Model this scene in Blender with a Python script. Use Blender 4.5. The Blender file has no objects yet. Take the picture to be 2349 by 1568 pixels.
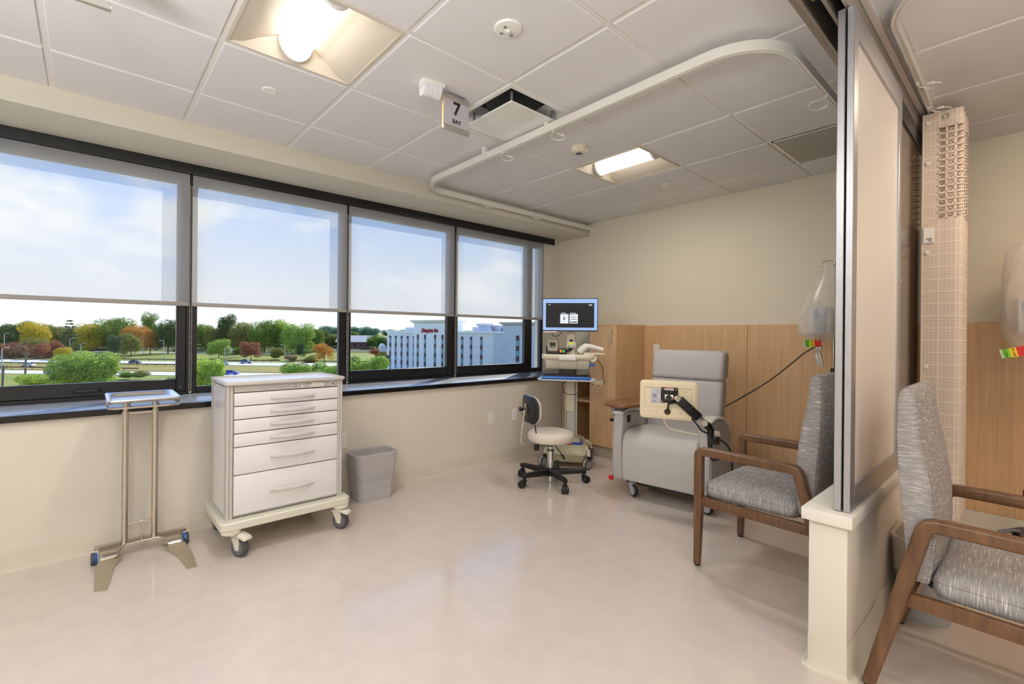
import bpy, bmesh, math, random
import numpy as np
from mathutils import Vector, Matrix, noise
S = bpy.context.scene
COL = S.collection
R = math.radians
rng = random.Random(7)

# ---------------------------------------------------------------- camera
EYE = 1.235
cam = bpy.data.cameras.new('camera')
cam.sensor_width = 36.0
cam.lens = 1075.63 / 2349 * 36
cam.shift_x = 0.02066
cam.shift_y = -0.00712
cam.clip_start = 0.03
cam.clip_end = 6000
co = bpy.data.objects.new('camera', cam)
COL.objects.link(co)
yaw, roll = R(49.388), R(0.535)
Fv = Vector((math.cos(yaw), math.sin(yaw), 0))
Rv = Vector((math.sin(yaw), -math.cos(yaw), 0))
Uv = Vector((0, 0, 1))
R2 = Rv * math.cos(roll) + Uv * math.sin(roll)
U2 = Uv * math.cos(roll) - Rv * math.sin(roll)
mw = Matrix.Identity(4)
for i in range(3):
    mw[i][0], mw[i][1], mw[i][2] = R2[i], U2[i], -Fv[i]
mw[2][3] = EYE
co.matrix_world = mw
S.camera = co

# ---------------------------------------------------------------- view, sky, sun
S.view_settings.view_transform = 'Standard'
S.view_settings.look = 'None'
S.view_settings.exposure = 0.10
S.view_settings.gamma = 1.0
S.view_settings.use_curve_mapping = False
S.cycles.max_bounces = 10
S.cycles.diffuse_bounces = 5
S.cycles.glossy_bounces = 4
S.cycles.transmission_bounces = 6
S.cycles.transparent_max_bounces = 16
S.cycles.caustics_reflective = False
S.cycles.caustics_refractive = False
S.cycles.sample_clamp_indirect = 6.0
S.cycles.use_denoising = True

SKY = 0.9
SUN = 6.8
LAMP = 4.5
LAMP_WATTS = 12.0


def build_world():
    w = bpy.data.worlds.new('sky')
    S.world = w
    w.use_nodes = True
    nt = w.node_tree
    nt.nodes.clear()
    N, L = nt.nodes.new, nt.links.new
    out, bg = N('ShaderNodeOutputWorld'), N('ShaderNodeBackground')
    tc, sep = N('ShaderNodeTexCoord'), N('ShaderNodeSeparateXYZ')
    ramp = N('ShaderNodeValToRGB')
    L(tc.outputs['Generated'], sep.inputs[0])
    L(sep.outputs['Z'], ramp.inputs[0])
    e = ramp.color_ramp.elements
    e[0].position, e[0].color = 0.0, (1.25, 1.27, 1.30, 1)
    e[1].position, e[1].color = 1.0, (0.16, 0.36, 0.85, 1)
    for p, c in ((0.08, (1.15, 1.24, 1.42, 1)), (0.24, (0.36, 0.82, 1.80, 1)), (0.45, (0.30, 0.66, 1.55, 1))):
        k = e.new(p)
        k.color = c
    mp, nz, cr = N('ShaderNodeMapping'), N('ShaderNodeTexNoise'), N('ShaderNodeValToRGB')
    mp.inputs['Scale'].default_value = (3.2, 3.2, 7.5)
    mp.inputs['Location'].default_value = (0.55, 0.2, 0.35)
    nz.inputs['Scale'].default_value = 1.35
    nz.inputs['Detail'].default_value = 7
    nz.inputs['Roughness'].default_value = 0.58
    L(tc.outputs['Generated'], mp.inputs[0])
    L(mp.outputs[0], nz.inputs['Vector'])
    L(nz.outputs['Fac'], cr.inputs[0])
    cr.color_ramp.elements[0].position = 0.52
    cr.color_ramp.elements[0].color = (0, 0, 0, 1)
    cr.color_ramp.elements[1].position = 0.68
    mix = N('ShaderNodeMix')
    mix.data_type = 'RGBA'
    L(cr.outputs[0], mix.inputs['Factor'])
    L(ramp.outputs[0], mix.inputs['A'])
    mix.inputs['B'].default_value = (1.55, 1.58, 1.62, 1)
    L(mix.outputs['Result'], bg.inputs[0])
    bg.inputs[1].default_value = SKY
    L(bg.outputs[0], out.inputs[0])


build_world()
sl = bpy.data.lights.new('sun', 'SUN')
sl.energy = SUN
sl.angle = R(0.6)
sl.color = (1.0, 0.93, 0.80)
so = bpy.data.objects.new('sun', sl)
COL.objects.link(so)
so.rotation_euler = Vector((-1.45, -1.0, -1.3)).to_track_quat('-Z', 'Y').to_euler()

# two added lights behind the camera, bounced off the ceiling like flash to brighten it
ADDED_BOUNCE = 96.0
for fx, fy, fe in ((-1.3, .9, .75), (-.9, -1.4, 1.0)):
    al = bpy.data.lights.new('added_bounce_light', 'AREA')
    al.shape = 'DISK'
    al.size = .7
    al.energy = ADDED_BOUNCE * fe
    al.color = (.90, .96, 1.0)
    ao = bpy.data.objects.new('added_bounce_light', al)
    COL.objects.link(ao)
    ao.location = (fx, fy, 1.45)
    ao.rotation_euler = (math.pi, 0, 0)

# ---------------------------------------------------------------- helpers


def lin(c):
    if isinstance(c, str):
        c = tuple(int(c[i:i + 2], 16) / 255 for i in (0, 2, 4))
    return tuple(x / 12.92 if x <= 0.04045 else ((x + 0.055) / 1.055) ** 2.4 for x in c)


MATS = {}


def pm(name, c, rough=0.5, metal=0.0, var=None, bump=None, coat=0.0, spec=0.5, emit=None, stretch=None, coords='Position', c2=None, lohi=None, sheen=0):
    """Principled material; var=(scale, amount) colour noise, bump=(scale, strength), c2 second colour mixed by the stretched noise."""
    if name in MATS:
        return MATS[name]
    m = bpy.data.materials.new(name)
    m.use_nodes = True
    nt = m.node_tree
    p = nt.nodes['Principled BSDF']
    N, L = nt.nodes.new, nt.links.new
    col = lin(c)
    p.inputs['Base Color'].default_value = (*col, 1)
    p.inputs['Roughness'].default_value = rough
    p.inputs['Metallic'].default_value = metal
    p.inputs['Coat Weight'].default_value = coat
    p.inputs['Coat Roughness'].default_value = 0.1
    p.inputs['Specular IOR Level'].default_value = spec
    if sheen:
        p.inputs['Sheen Weight'].default_value = sheen
    vec = None
    if var or bump:
        if coords == 'Position':
            g = N('ShaderNodeNewGeometry')
            vec = g.outputs['Position']
        else:
            g = N('ShaderNodeTexCoord')
            vec = g.outputs[coords]
        if stretch:
            mp = N('ShaderNodeMapping')
            mp.inputs['Scale'].default_value = stretch
            L(vec, mp.inputs[0])
            vec = mp.outputs[0]
    if var:
        nz = N('ShaderNodeTexNoise')
        nz.inputs['Scale'].default_value = var[0]
        nz.inputs['Detail'].default_value = 5
        nz.inputs['Roughness'].default_value = 0.6
        L(vec, nz.inputs['Vector'])
        r = N('ShaderNodeValToRGB')
        lo, hi = lohi or (0.3, 0.7)
        r.color_ramp.elements[0].position = lo
        r.color_ramp.elements[1].position = hi
        if c2:
            a, b = col, lin(c2)
        else:
            a = tuple(max(0, x * (1 - var[1])) for x in col)
            b = tuple(min(1, x * (1 + var[1])) for x in col)
        r.color_ramp.elements[0].color = (*a, 1)
        r.color_ramp.elements[1].color = (*b, 1)
        L(nz.outputs['Fac'], r.inputs[0])
        L(r.outputs[0], p.inputs['Base Color'])
    if bump:
        nb = N('ShaderNodeTexNoise')
        nb.inputs['Scale'].default_value = bump[0]
        nb.inputs['Detail'].default_value = 3
        L(vec, nb.inputs['Vector'])
        b = N('ShaderNodeBump')
        b.inputs['Strength'].default_value = bump[1]
        b.inputs['Distance'].default_value = 0.002
        L(nb.outputs['Fac'], b.inputs['Height'])
        L(b.outputs[0], p.inputs['Normal'])
    if emit:
        p.inputs['Emission Color'].default_value = (*lin(emit[0]), 1)
        p.inputs['Emission Strength'].default_value = emit[1]
    MATS[name] = m
    return m


def clear_mat(name, c, transp, rough=0.3, translucent=0.3, gloss=0.15, noise_scale=None, weave=False):
    """Thin film: transparent + diffuse + translucent + glossy."""
    m = bpy.data.materials.new(name)
    m.use_nodes = True
    nt = m.node_tree
    nt.nodes.clear()
    N, L = nt.nodes.new, nt.links.new
    out, tr, df, tl, gl = N('ShaderNodeOutputMaterial'), N('ShaderNodeBsdfTransparent'), N('ShaderNodeBsdfDiffuse'), N('ShaderNodeBsdfTranslucent'), N('ShaderNodeBsdfGlossy')
    col = (*lin(c), 1)
    if weave:    # woven cloth scatters what passes through its openings a little
        tr = N('ShaderNodeBsdfRefraction')
        tr.inputs['IOR'].default_value = 1.0
        tr.inputs['Roughness'].default_value = 0.03
    df.inputs[0].default_value = col
    tl.inputs[0].default_value = col
    gl.inputs['Roughness'].default_value = rough
    m1, m2, m3 = N('ShaderNodeMixShader'), N('ShaderNodeMixShader'), N('ShaderNodeMixShader')
    m1.inputs[0].default_value = translucent
    L(df.outputs[0], m1.inputs[1])
    L(tl.outputs[0], m1.inputs[2])
    m2.inputs[0].default_value = gloss
    L(m1.outputs[0], m2.inputs[1])
    L(gl.outputs[0], m2.inputs[2])
    m3.inputs[0].default_value = transp
    L(m2.outputs[0], m3.inputs[1])
    L(tr.outputs[0], m3.inputs[2])
    if noise_scale:
        tc, nz, mr = N('ShaderNodeTexCoord'), N('ShaderNodeTexNoise'), N('ShaderNodeMapRange')
        nz.inputs['Scale'].default_value = noise_scale
        nz.inputs['Detail'].default_value = 4
        L(tc.outputs['Object'], nz.inputs['Vector'])
        L(nz.outputs['Fac'], mr.inputs[0])
        mr.inputs['From Min'].default_value = 0.35
        mr.inputs['From Max'].default_value = 0.65
        mr.inputs['To Min'].default_value = transp - 0.12
        mr.inputs['To Max'].default_value = min(0.95, transp + 0.12)
        L(mr.outputs[0], m3.inputs[0])
    L(m3.outputs[0], out.inputs[0])
    return m


def rrect(w, h, r, n=4, cx=0, cy=0):
    pts = []
    for sx, sy, a0 in ((1, 1, 0), (-1, 1, 90), (-1, -1, 180), (1, -1, 270)):
        for k in range(n + 1):
            a = R(a0 + 90 * k / n)
            pts.append((cx + sx * (w / 2 - r) + r * math.cos(a), cy + sy * (h / 2 - r) + r * math.sin(a)))
    return pts


def smooth_path(pts, n=6):
    """Catmull-Rom through pts."""
    P = [Vector(p) for p in pts]
    P = [2 * P[0] - P[1]] + P + [2 * P[-1] - P[-2]]
    out = []
    for i in range(1, len(P) - 2):
        for k in range(n):
            t = k / n
            a, b, c, d = P[i - 1], P[i], P[i + 1], P[i + 2]
            out.append(0.5 * ((2 * b) + (c - a) * t + (2 * a - 5 * b + 4 * c - d) * t * t + (3 * b - a - 3 * c + d) * t ** 3))
    out.append(P[-2])
    return out


class MB:
    def __init__(s):
        s.bm = bmesh.new()

    def _tag(s, faces, m):
        for f in faces:
            f.material_index = m

    def box(s, x0, x1, y0, y1, z0, z1, bev=0.0, seg=2, m=0, M=None):
        t = bmesh.new()
        r = bmesh.ops.create_cube(t, size=1)
        for v in r['verts']:
            v.co = Vector(((x0 + x1) / 2 + v.co.x * (x1 - x0), (y0 + y1) / 2 + v.co.y * (y1 - y0), (z0 + z1) / 2 + v.co.z * (z1 - z0)))
        if bev > 0:
            bmesh.ops.bevel(t, geom=t.edges[:], offset=bev, segments=seg, affect='EDGES', profile=0.5)
        s.merge(t, m, M)
        return s

    def merge(s, t, m=0, M=None):
        if M is not None:
            t.transform(M)
        mp = {}
        for v in t.verts:
            mp[v] = s.bm.verts.new(v.co)
        for f in t.faces:
            try:
                nf = s.bm.faces.new([mp[v] for v in f.verts])
                nf.material_index = m
            except ValueError:
                pass
        t.free()

    def loft(s, rings, caps=True, closed=True, m=0):
        vs = [[s.bm.verts.new(p) for p in ring] for ring in rings]
        n = len(vs[0])
        for a, b in zip(vs, vs[1:]):
            for i in range(n if closed else n - 1):
                j = (i + 1) % n
                try:
                    f = s.bm.faces.new((a[i], a[j], b[j], b[i]))
                    f.material_index = m
                except ValueError:
                    pass
        if caps and closed:
            for ring, rev in ((vs[0], True), (vs[-1], False)):
                try:
                    f = s.bm.faces.new(ring[::-1] if rev else ring)
                    f.material_index = m
                except ValueError:
                    pass
        return s

    def cyl(s, p0, p1, r0, r1=None, n=16, m=0, caps=True):
        p0, p1 = Vector(p0), Vector(p1)
        r1 = r0 if r1 is None else r1
        d = (p1 - p0).normalized()
        a = d.orthogonal().normalized()
        b = d.cross(a)
        ring = lambda p, r: [p + (a * math.cos(2 * math.pi * k / n) + b * math.sin(2 * math.pi * k / n)) * r for k in range(n)]
        return s.loft([ring(p0, r0), ring(p1, r1)], caps, m=m)

    def tube(s, pts, r, n=8, m=0, closed=False):
        P = [Vector(p) for p in pts]
        rs = r if isinstance(r, (list, tuple)) else [r] * len(P)
        rings = []
        prev = None
        for i, p in enumerate(P):
            d = (P[(i + 1) % len(P)] - P[i - 1]) if closed else (P[min(i + 1, len(P) - 1)] - P[max(i - 1, 0)])
            d.normalize()
            a = d.orthogonal().normalized() if prev is None else (prev - d * prev.dot(d)).normalized()
            prev = a
            b = d.cross(a)
            rings.append([p + (a * math.cos(2 * math.pi * k / n) + b * math.sin(2 * math.pi * k / n)) * rs[i] for k in range(n)])
        if closed:
            rings.append(rings[0])
            return s.loft(rings, False, m=m)
        return s.loft(rings, True, m=m)

    def sweep(s, pts, prof, up=(0, 0, 1), m=0):
        """prof: list of (side, up) offsets swept along pts."""
        P = [Vector(p) for p in pts]
        U = Vector(up)
        rings = []
        for i, p in enumerate(P):
            d = (P[min(i + 1, len(P) - 1)] - P[max(i - 1, 0)]).normalized()
            sd = d.cross(U).normalized()
            u = sd.cross(d)
            rings.append([p + sd * a + u * b for a, b in prof])
        return s.loft(rings, True, m=m)

    def lathe(s, prof, n=24, M=None, m=0, caps=True):
        t = MB()
        t.loft([[(r * math.cos(2 * math.pi * k / n), r * math.sin(2 * math.pi * k / n), z) for k in range(n)] for r, z in prof], caps)
        s.merge(t.bm, m, M)
        return s

    def prism(s, poly, a0, a1, axis='z', bev=0.0, seg=2, m=0, M=None):
        def p3(p, a):
            return {'z': (p[0], p[1], a), 'y': (p[0], a, p[1]), 'x': (a, p[0], p[1])}[axis]
        t = MB()
        t.loft([[p3(p, a0) for p in poly], [p3(p, a1) for p in poly]])
        bmesh.ops.recalc_face_normals(t.bm, faces=t.bm.faces)
        if bev:
            bmesh.ops.bevel(t.bm, geom=t.bm.edges[:], offset=bev, segments=seg, affect='EDGES', profile=0.5)
        s.merge(t.bm, m, M)
        return s

    def ball(s, c, r, n=12, m=0, sc=(1, 1, 1), M=None):
        t = bmesh.new()
        bmesh.ops.create_uvsphere(t, u_segments=n, v_segments=max(6, n // 2 + 2), radius=1)
        for v in t.verts:
            v.co = Vector((c[0] + v.co.x * r * sc[0], c[1] + v.co.y * r * sc[1], c[2] + v.co.z * r * sc[2]))
        s.merge(t, m, M)
        return s

    def quad(s, a, b, c, d, m=0):
        f = s.bm.faces.new([s.bm.verts.new(p) for p in (a, b, c, d)])
        f.material_index = m
        return s

    def mesh(s, name, mats, smooth=40, weld=False):
        if weld:
            bmesh.ops.remove_doubles(s.bm, verts=s.bm.verts[:], dist=1e-5)
        bmesh.ops.recalc_face_normals(s.bm, faces=s.bm.faces[:])
        me = bpy.data.meshes.new(name)
        s.bm.to_mesh(me)
        s.bm.free()
        for mt in (mats if isinstance(mats, (list, tuple)) else [mats]):
            me.materials.append(mt)
        if smooth:
            me.polygons.foreach_set('use_smooth', [True] * len(me.polygons))
            me.set_sharp_from_angle(angle=R(smooth))
        return me

    def build(s, name, mats, parent=None, smooth=40, **kw):
        return link(name, s.mesh(name, mats, smooth), parent, **kw)


def link(name, me, parent=None, loc=None, rot=None, **props):
    o = bpy.data.objects.new(name, me)
    COL.objects.link(o)
    if parent is not None:
        o.parent = parent
    if loc is not None:
        o.location = loc
    if rot is not None:
        o.rotation_euler = rot
    for k, v in props.items():
        o[k] = v
    return o


def tag(o, label, cat, group=None, kind=None):
    o['label'] = label
    o['category'] = cat
    if group:
        o['group'] = group
    if kind:
        o['kind'] = kind
    return o


def thing(name, label, cat, loc=(0, 0, 0), rz=0.0, group=None, kind=None):
    o = link(name, None, None, loc, (0, 0, rz))
    return tag(o, label, cat, group, kind)


def dup_tree(root, loc, rz, label, group=None, name=None):
    """Copy of a thing with copies of its parts and sub-parts (mesh data shared)."""
    r = root.copy()
    COL.objects.link(r)
    r.location = loc
    r.rotation_euler = (0, 0, rz)
    r['label'] = label
    if group:
        r['group'] = group
    for ch in list(root.children):
        c = ch.copy()
        COL.objects.link(c)
        c.parent = r
        for g in list(ch.children):
            d = g.copy()
            COL.objects.link(d)
            d.parent = c
    return r


def text_mesh(txt, size, mat, extrude=0.0005, align='CENTER', bold=0.0, shear=0.0):
    cu = bpy.data.curves.new('letters', 'FONT')
    cu.body = txt
    cu.size = size
    cu.extrude = extrude
    cu.align_x = align
    cu.align_y = 'CENTER'
    cu.offset = bold
    cu.shear = shear
    cu.resolution_u = 3
    o = bpy.data.objects.new('letters', cu)
    me = bpy.data.meshes.new_from_object(o)
    bpy.data.objects.remove(o)
    me.materials.clear()
    me.materials.append(mat)
    return me


T4 = Matrix.Translation


def RZ(a):
    return Matrix.Rotation(a, 4, 'Z')


def RX(a):
    return Matrix.Rotation(a, 4, 'X')


def RY(a):
    return Matrix.Rotation(a, 4, 'Y')


# ---------------------------------------------------------------- materials
wall_m = pm('wall_paint', 'd8d1c4', 0.75, bump=(260, 0.12))
cream_m = pm('cream_paint', 'dcd4c0', 0.75, bump=(260, 0.12))
soffit_m = pm('soffit_paint', 'd3cdbd', 0.8, bump=(260, 0.1))
base_m = pm('vinyl_base', 'cdc5b5', 0.5)
tile_m = pm('ceiling_tile', 'dddbdb', 0.9, var=(420, 0.05), bump=(700, 0.25))
rail_m = pm('ceiling_rail', 'e2deda', 0.45)
white_m = pm('white_plastic', 'e6e3de', 0.4)
white_enamel = pm('white_enamel', 'e4e2df', 0.25)
cream_p = pm('cream_plastic', 'ddd5bd', 0.4)
floor_m = pm('linoleum', 'cdc1b8', 0.30, var=(9, 0.045), bump=(6, 0.03), coat=0.6, spec=0.5)
subfloor_m = pm('subfloor', 'a8978a', 0.6)
sill_m = pm('sill_laminate', '70747e', 0.27, var=(14, 0.2), spec=0.8)
black_frame = pm('bronze_frame', '17171a', 0.38, var=(30, 0.15))
black_m = pm('black_plastic', '141416', 0.42)
black_gloss = pm('black_gloss', '101012', 0.18)
rubber_m = pm('grey_rubber', '4a4a4d', 0.7)
alu_m = pm('aluminium', 'b4b5ba', 0.38, 0.85, var=(300, 0.05))
alu_dark = pm('aluminium_shadow_gap', '3a3b3e', 0.5, 0.5)
steel_m = pm('stainless', 'c9c2b8', 0.22, 1.0, var=(60, 0.06))
chrome_m = pm('chrome', 'd8d8d8', 0.08, 1.0)
oak_m = pm('oak_veneer', 'c69d70', 0.42, var=(1.0, 0.2), c2='d9b78e', stretch=(70, 70, 1.6), bump=(3, 0.1))
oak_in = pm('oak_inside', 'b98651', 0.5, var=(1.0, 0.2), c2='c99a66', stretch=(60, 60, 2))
brown_m = pm('brown_wood', '4d2f18', 0.33, var=(1.0, 0.2), c2='72502e', stretch=(40, 40, 5), coords='Object', coat=0.25)
brown_top = pm('walnut_top', '6b4224', 0.3, var=(1.0, 0.2), c2='875a36', stretch=(8, 60, 60), coat=0.3)
grey_bin = pm('grey_bin', 'b9b7b8', 0.5)
cart_white = pm('cart_enamel', 'dfdcde', 0.28)
cart_grey = pm('cart_grey', 'bbb7b3', 0.35)
cart_cream = pm('cart_cream', 'd3d0c2', 0.4)
recl_m = pm('recliner_fabric', 'b5b1af', 0.75, var=(330, 0.16), bump=(330, 0.35))
recl_seat = pm('recliner_vinyl', 'bdb9b3', 0.6, var=(330, 0.12), bump=(330, 0.3))
seat_fab = pm('streaked_fabric_seat', '8d8988', 0.85, var=(1.0, 0.2), c2='cfcbc8', lohi=(0.52, 0.68), stretch=(20, 330, 20), coords='Object', bump=(2, 0.2))
back_fab = pm('streaked_fabric_back', '8d8988', 0.85, var=(1.0, 0.2), c2='cfcbc8', lohi=(0.52, 0.68), stretch=(20, 20, 330), coords='Object', bump=(2, 0.2))
blue_m = pm('blue_plastic', '1f67c8', 0.35)
red_m = pm('red_plastic', 'd8231d', 0.35)
panel_m = pm('frosted_panel', 'e9e5e0', 0.22, spec=0.5)
dark_panel = pm('dark_panel', '4a3a2c', 0.15)
dark_metal = pm('dark_metal', '3b3d42', 0.35, 0.6)
tag_green = pm('tag_green', '6fc21c', 0.5)
tag_yellow = pm('tag_yellow', 'f2d511', 0.5)
tag_red = pm('tag_red', 'd3201b', 0.5)
ink_m = pm('ink', '1c1a1c', 0.6)
paper_m = pm('label_paper', 'd9d7e0', 0.6)
tablet_m = pm('tablet_shell', 'f2e3c2', 0.42)
stool_m = pm('cream_vinyl', 'd8cfc0', 0.38, bump=(200, 0.08))
orange_m = pm('orange_print', 'd9582a', 0.5)


def glass_mat():
    m = bpy.data.materials.new('window_glass')
    m.use_nodes = True
    nt = m.node_tree
    nt.nodes.clear()
    N, L = nt.nodes.new, nt.links.new
    out, tr, gl, mx, fr = N('ShaderNodeOutputMaterial'), N('ShaderNodeBsdfTransparent'), N('ShaderNodeBsdfGlossy'), N('ShaderNodeMixShader'), N('ShaderNodeLayerWeight')
    fr.inputs[0].default_value = 0.5
    pw, ml = N('ShaderNodeMath'), N('ShaderNodeMath')
    pw.operation, pw.inputs[1].default_value = 'POWER', 4.0
    ml.operation, ml.inputs[1].default_value, ml.inputs[2].default_value = 'MULTIPLY_ADD', 0.4, 0.03
    L(fr.outputs['Facing'], pw.inputs[0])
    L(pw.outputs[0], ml.inputs[0])
    tr.inputs[0].default_value = (0.96, 0.98, 0.97, 1)
    gl.inputs['Roughness'].default_value = 0.0
    gl.inputs['Color'].default_value = (0.5, 0.5, 0.5, 1)
    L(ml.outputs[0], mx.inputs[0])
    L(tr.outputs[0], mx.inputs[1])
    L(gl.outputs[0], mx.inputs[2])
    L(mx.outputs[0], out.inputs[0])
    return m


glass_m = glass_mat()
shade_m = clear_mat('shade_cloth', 'd3d4da', 0.30, 0.5, 0.46, 0.0, weave=True)
hem_m = pm('shade_hem', '9f9a95', 0.6)
bag_m = clear_mat('bag_film', 'fffbf5', 0.46, 0.25, 0.55, 0.06, noise_scale=5)
liner_m = clear_mat('liner_film', 'f0eeee', 0.68, 0.16, 0.5, 0.22)
liner2_m = clear_mat('liner_film_pale', 'd8cbb8', 0.25, 0.2, 0.4, 0.15)
lamp_m = pm('lamp_lens', 'ffffff', 0.5, emit=('fff6ea', LAMP))
lamp_warm = pm('lamp_lens_warm', 'ffffff', 0.5, emit=('ffcda6', LAMP * .8))
pan_m = pm('lamp_pan', 'cdc3b4', 0.5)

# ---------------------------------------------------------------- room shell
XB, YWALL, ZC = 4.489, 3.41, 2.556
ZSO, YSO = 2.41, 3.50       # soffit
YF = 3.91                   # window frame face
XM, YM = -2.4, -2.6         # far sides of the room behind the camera

# floor with linoleum tiles
fl = MB().box(XM, XB + .1, YM, YWALL + .12, -0.12, -0.0035).build('floor', subfloor_m)
tag(fl, 'pale pinkish beige linoleum tile floor of the whole bay', 'floor', kind='structure')
TF = 0.3226
fx0, fy0 = 1.145 - 5 * TF, 1.985 - 7 * TF
tmesh = {}
for i in range(0, 16):
    for j in range(0, 12):
        x0, y0 = fx0 + i * TF, fy0 + j * TF
        x1, y1 = min(x0 + TF, XB), min(y0 + TF, YWALL)
        if x1 - x0 < .02 or y1 - y0 < .02:
            continue
        k = (round(x1 - x0, 3), round(y1 - y0, 3))
        if k not in tmesh:
            tmesh[k] = MB().box(.0002, k[0] - .0002, .0002, k[1] - .0002, -.004, 0, .0003, 1).mesh('floor_tile', floor_m, 30)
        link('floor_tile', tmesh[k], fl, (x0, y0, 0))
ym1 = fy0
b = MB()
b.box(XM, fx0 - .0004, YM, YWALL, -.004, 0)
b.box(fx0, XB, YM, ym1 - .0004, -.004, 0)
b.build('floor_sheet', floor_m, fl, kind='structure')

# window wall below the sill, with base
ww = MB()
ww.box(XM, XB, YWALL, YWALL + .12, 0, .766)
ww = ww.build('wall_window_side', wall_m)
tag(ww, 'beige painted low wall under the long window sill', 'wall', kind='structure')


def cove_base(name, p0, p1, h, label):
    """Vinyl base with a small cove toe, running from p0 to p1 with the room on its left side."""
    b = MB()
    b.sweep([p0, p1], [(0, 0), (0, h), (-.004, h + .001), (-.006, h - .004), (-.006, .018), (-.012, .006), (-.026, .0015), (-.026, 0)])
    o = b.build(name, base_m)
    return tag(o, label, 'baseboard', kind='structure')


cove_base('baseboard_window_side', (3.9, YWALL, 0), (XM, YWALL, 0), .105, 'cream vinyl baseboard along the wall under the windows')

sill = MB()
sill.box(XM, 3.935, YWALL - .025, YF + .02, .766, .80, .004, 2)
sill.box(3.935, XB, YWALL + .02, YF + .02, .766, .80)
sill = sill.build('trim_1', sill_m)
MB().box(XM, 3.935, YWALL - .029, YWALL - .0245, .765, .799, .0015, 1).build('front_edge', black_gloss, sill)  # edge coloured black to look unlit beside the lighter sill top
tag(sill, 'long dark laminate window sill shelf under the windows', 'windowsill', kind='structure')

# back wall: cream paint above the oak wainscot
bw = MB().box(XB, XB + .12, YM, YF + .2, 0, ZC + .1).build('wall_back', cream_m)
tag(bw, 'cream painted back wall above the oak panelling', 'wall', kind='structure')
ws = MB().box(4.185, XB, YF + .02, YF + .14, .80, ZSO).build('wall_window_return', wall_m)
tag(ws, 'narrow painted wall strip between last window and back wall', 'wall', kind='structure')

# oak wainscot panels (proud of the wall, joints open)
HW = 1.345
wains = link('wall_panelling', None)
tag(wains, 'light oak veneer wainscot panels on the back wall', 'panelling', kind='structure')
ys = [2.79, 1.690, 0.56]
for a, c in zip(ys, ys[1:]):
    MB().box(XB - .022, XB, c + .0015, a - .0015, .10, HW, .0015, 1).build('panel', oak_m, wains)
for a, c in ((.44, -.75), (-.75, -1.95)):
    MB().box(XB - .022, XB, c + .0015, a - .0015, .10, HW, .0015, 1).build('panel', oak_m, wains)
MB().box(XB - .016, XB, YM, 2.79, .0, .10).build('plinth', base_m, wains)
cove_base('baseboard_back', (XB - .016, -2.5, 0), (XB - .016, .44, 0), .098, 'cream vinyl baseboard below oak panelling in the right bay')
cove_base('baseboard_back_main', (XB - .016, .56, 0), (XB - .016, 2.78, 0), .098, 'cream vinyl baseboard below oak panelling behind the recliner')

# far walls behind the camera
for nm, bx, lb in (('wall_rear', (XM - .1, XM, YM, YF, 0, ZC + .05), 'plain beige wall behind the viewpoint, opposite back wall'),
                   ('wall_aisle', (XM, XB, YM - .1, YM, 0, ZC + .05), 'plain beige wall far across the aisle from the windows')):
    tag(MB().box(*bx).build(nm, wall_m), lb, 'wall', kind='structure')

# ceiling: slab, tiles, rails
T = .6096
GX, GY = .448, 3.025
ce = MB().box(XM - .1, XB + .1, YM - .1, YSO + .04, ZC + .18, ZC + .24).build('ceiling', rail_m)
tag(ce, 'suspended ceiling of large white square tiles in a rail grid', 'ceiling', kind='structure')
special = {(0, -2): 'lamp', (4, -2): 'lamp', (2, -2): 'vent', (5, -4): 'grille', (1, -7): 'lamp', (4, -6): 'lamp', (-2, -4): 'lamp', (-3, -7): 'lamp'}
BM0, BM1 = .445, .62        # overhead track zone in Y
cm = {}
G = .012
for i in range(-5, 7):
    for j in range(-10, 1):
        x0, x1 = GX + i * T, min(GX + (i + 1) * T, XB + G)
        y0, y1 = GY + j * T, min(GY + (j + 1) * T, YSO + G)
        if (i, j) in special:
            continue
        segs = [(y0, y1)]
        if y0 < BM1 and y1 > BM0:
            segs = [(max(y0, BM1 - G), y1), (y0, min(y1, BM0 + G))]
        for a, c in segs:
            if c - a < .06 or x1 - x0 < .06 or x0 < XM - .3:
                continue
            k = (round(x1 - x0, 3), round(c - a, 3))
            if k not in cm:
                cm[k] = MB().box(G, k[0] - G, G, k[1] - G, -.001, .014, .004, 1).mesh('ceiling_tile', tile_m, 30)
            link('ceiling_tile', cm[k], ce, (x0, a, ZC))
for i in range(-4, 7):
    x = GX + i * T
    for a, c in ((YM, BM0), (BM1, YSO)):
        MB().box(x - G + .0005, x + G - .0005, a, c, ZC + .005, ZC + .035).build('ceiling_rail', rail_m, ce)
for j in range(-9, 1):
    y = GY + j * T
    if BM0 - .02 < y < BM1 + .02:
        continue
    MB().box(XM, XB, y - G + .001, y + G - .001, ZC + .0055, ZC + .033).build('ceiling_rail', rail_m, ce)
e_ = MB()
e_.box(XB - .014, XB, YM, YSO, ZC + .004, ZC + .03)
e_.box(XM, XB, YSO - .014, YSO, ZC + .004, ZC + .03)
e_.build('ceiling_edge_rail', rail_m, ce)

sf = MB()
sf.prism([(YSO - .06, ZSO), (3.885, ZSO), (3.885, ZSO + .03), (YSO - .03, ZSO + .03), (YSO + .03, ZC + .2), (YSO, ZC + .2), (YSO, ZC)], XM, XB, 'x')
sf.box(XM, XB, YF + .001, YF + .06, ZSO - .004, ZC + .2)
sf = sf.build('ceiling_soffit', soffit_m)
tag(sf, 'painted soffit dropping from ceiling edge above the windows', 'soffit', kind='structure')
fas = MB()
fas.box(XM, 4.33, 3.862, 3.87, 2.338, ZSO + .002)
fas.box(XM, 4.33, 3.855, 3.875, 2.338, 2.344)
fas = fas.build('trim_2', black_m)
tag(fas, 'long black fascia strip over the roller shades', 'fascia', kind='structure')

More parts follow.
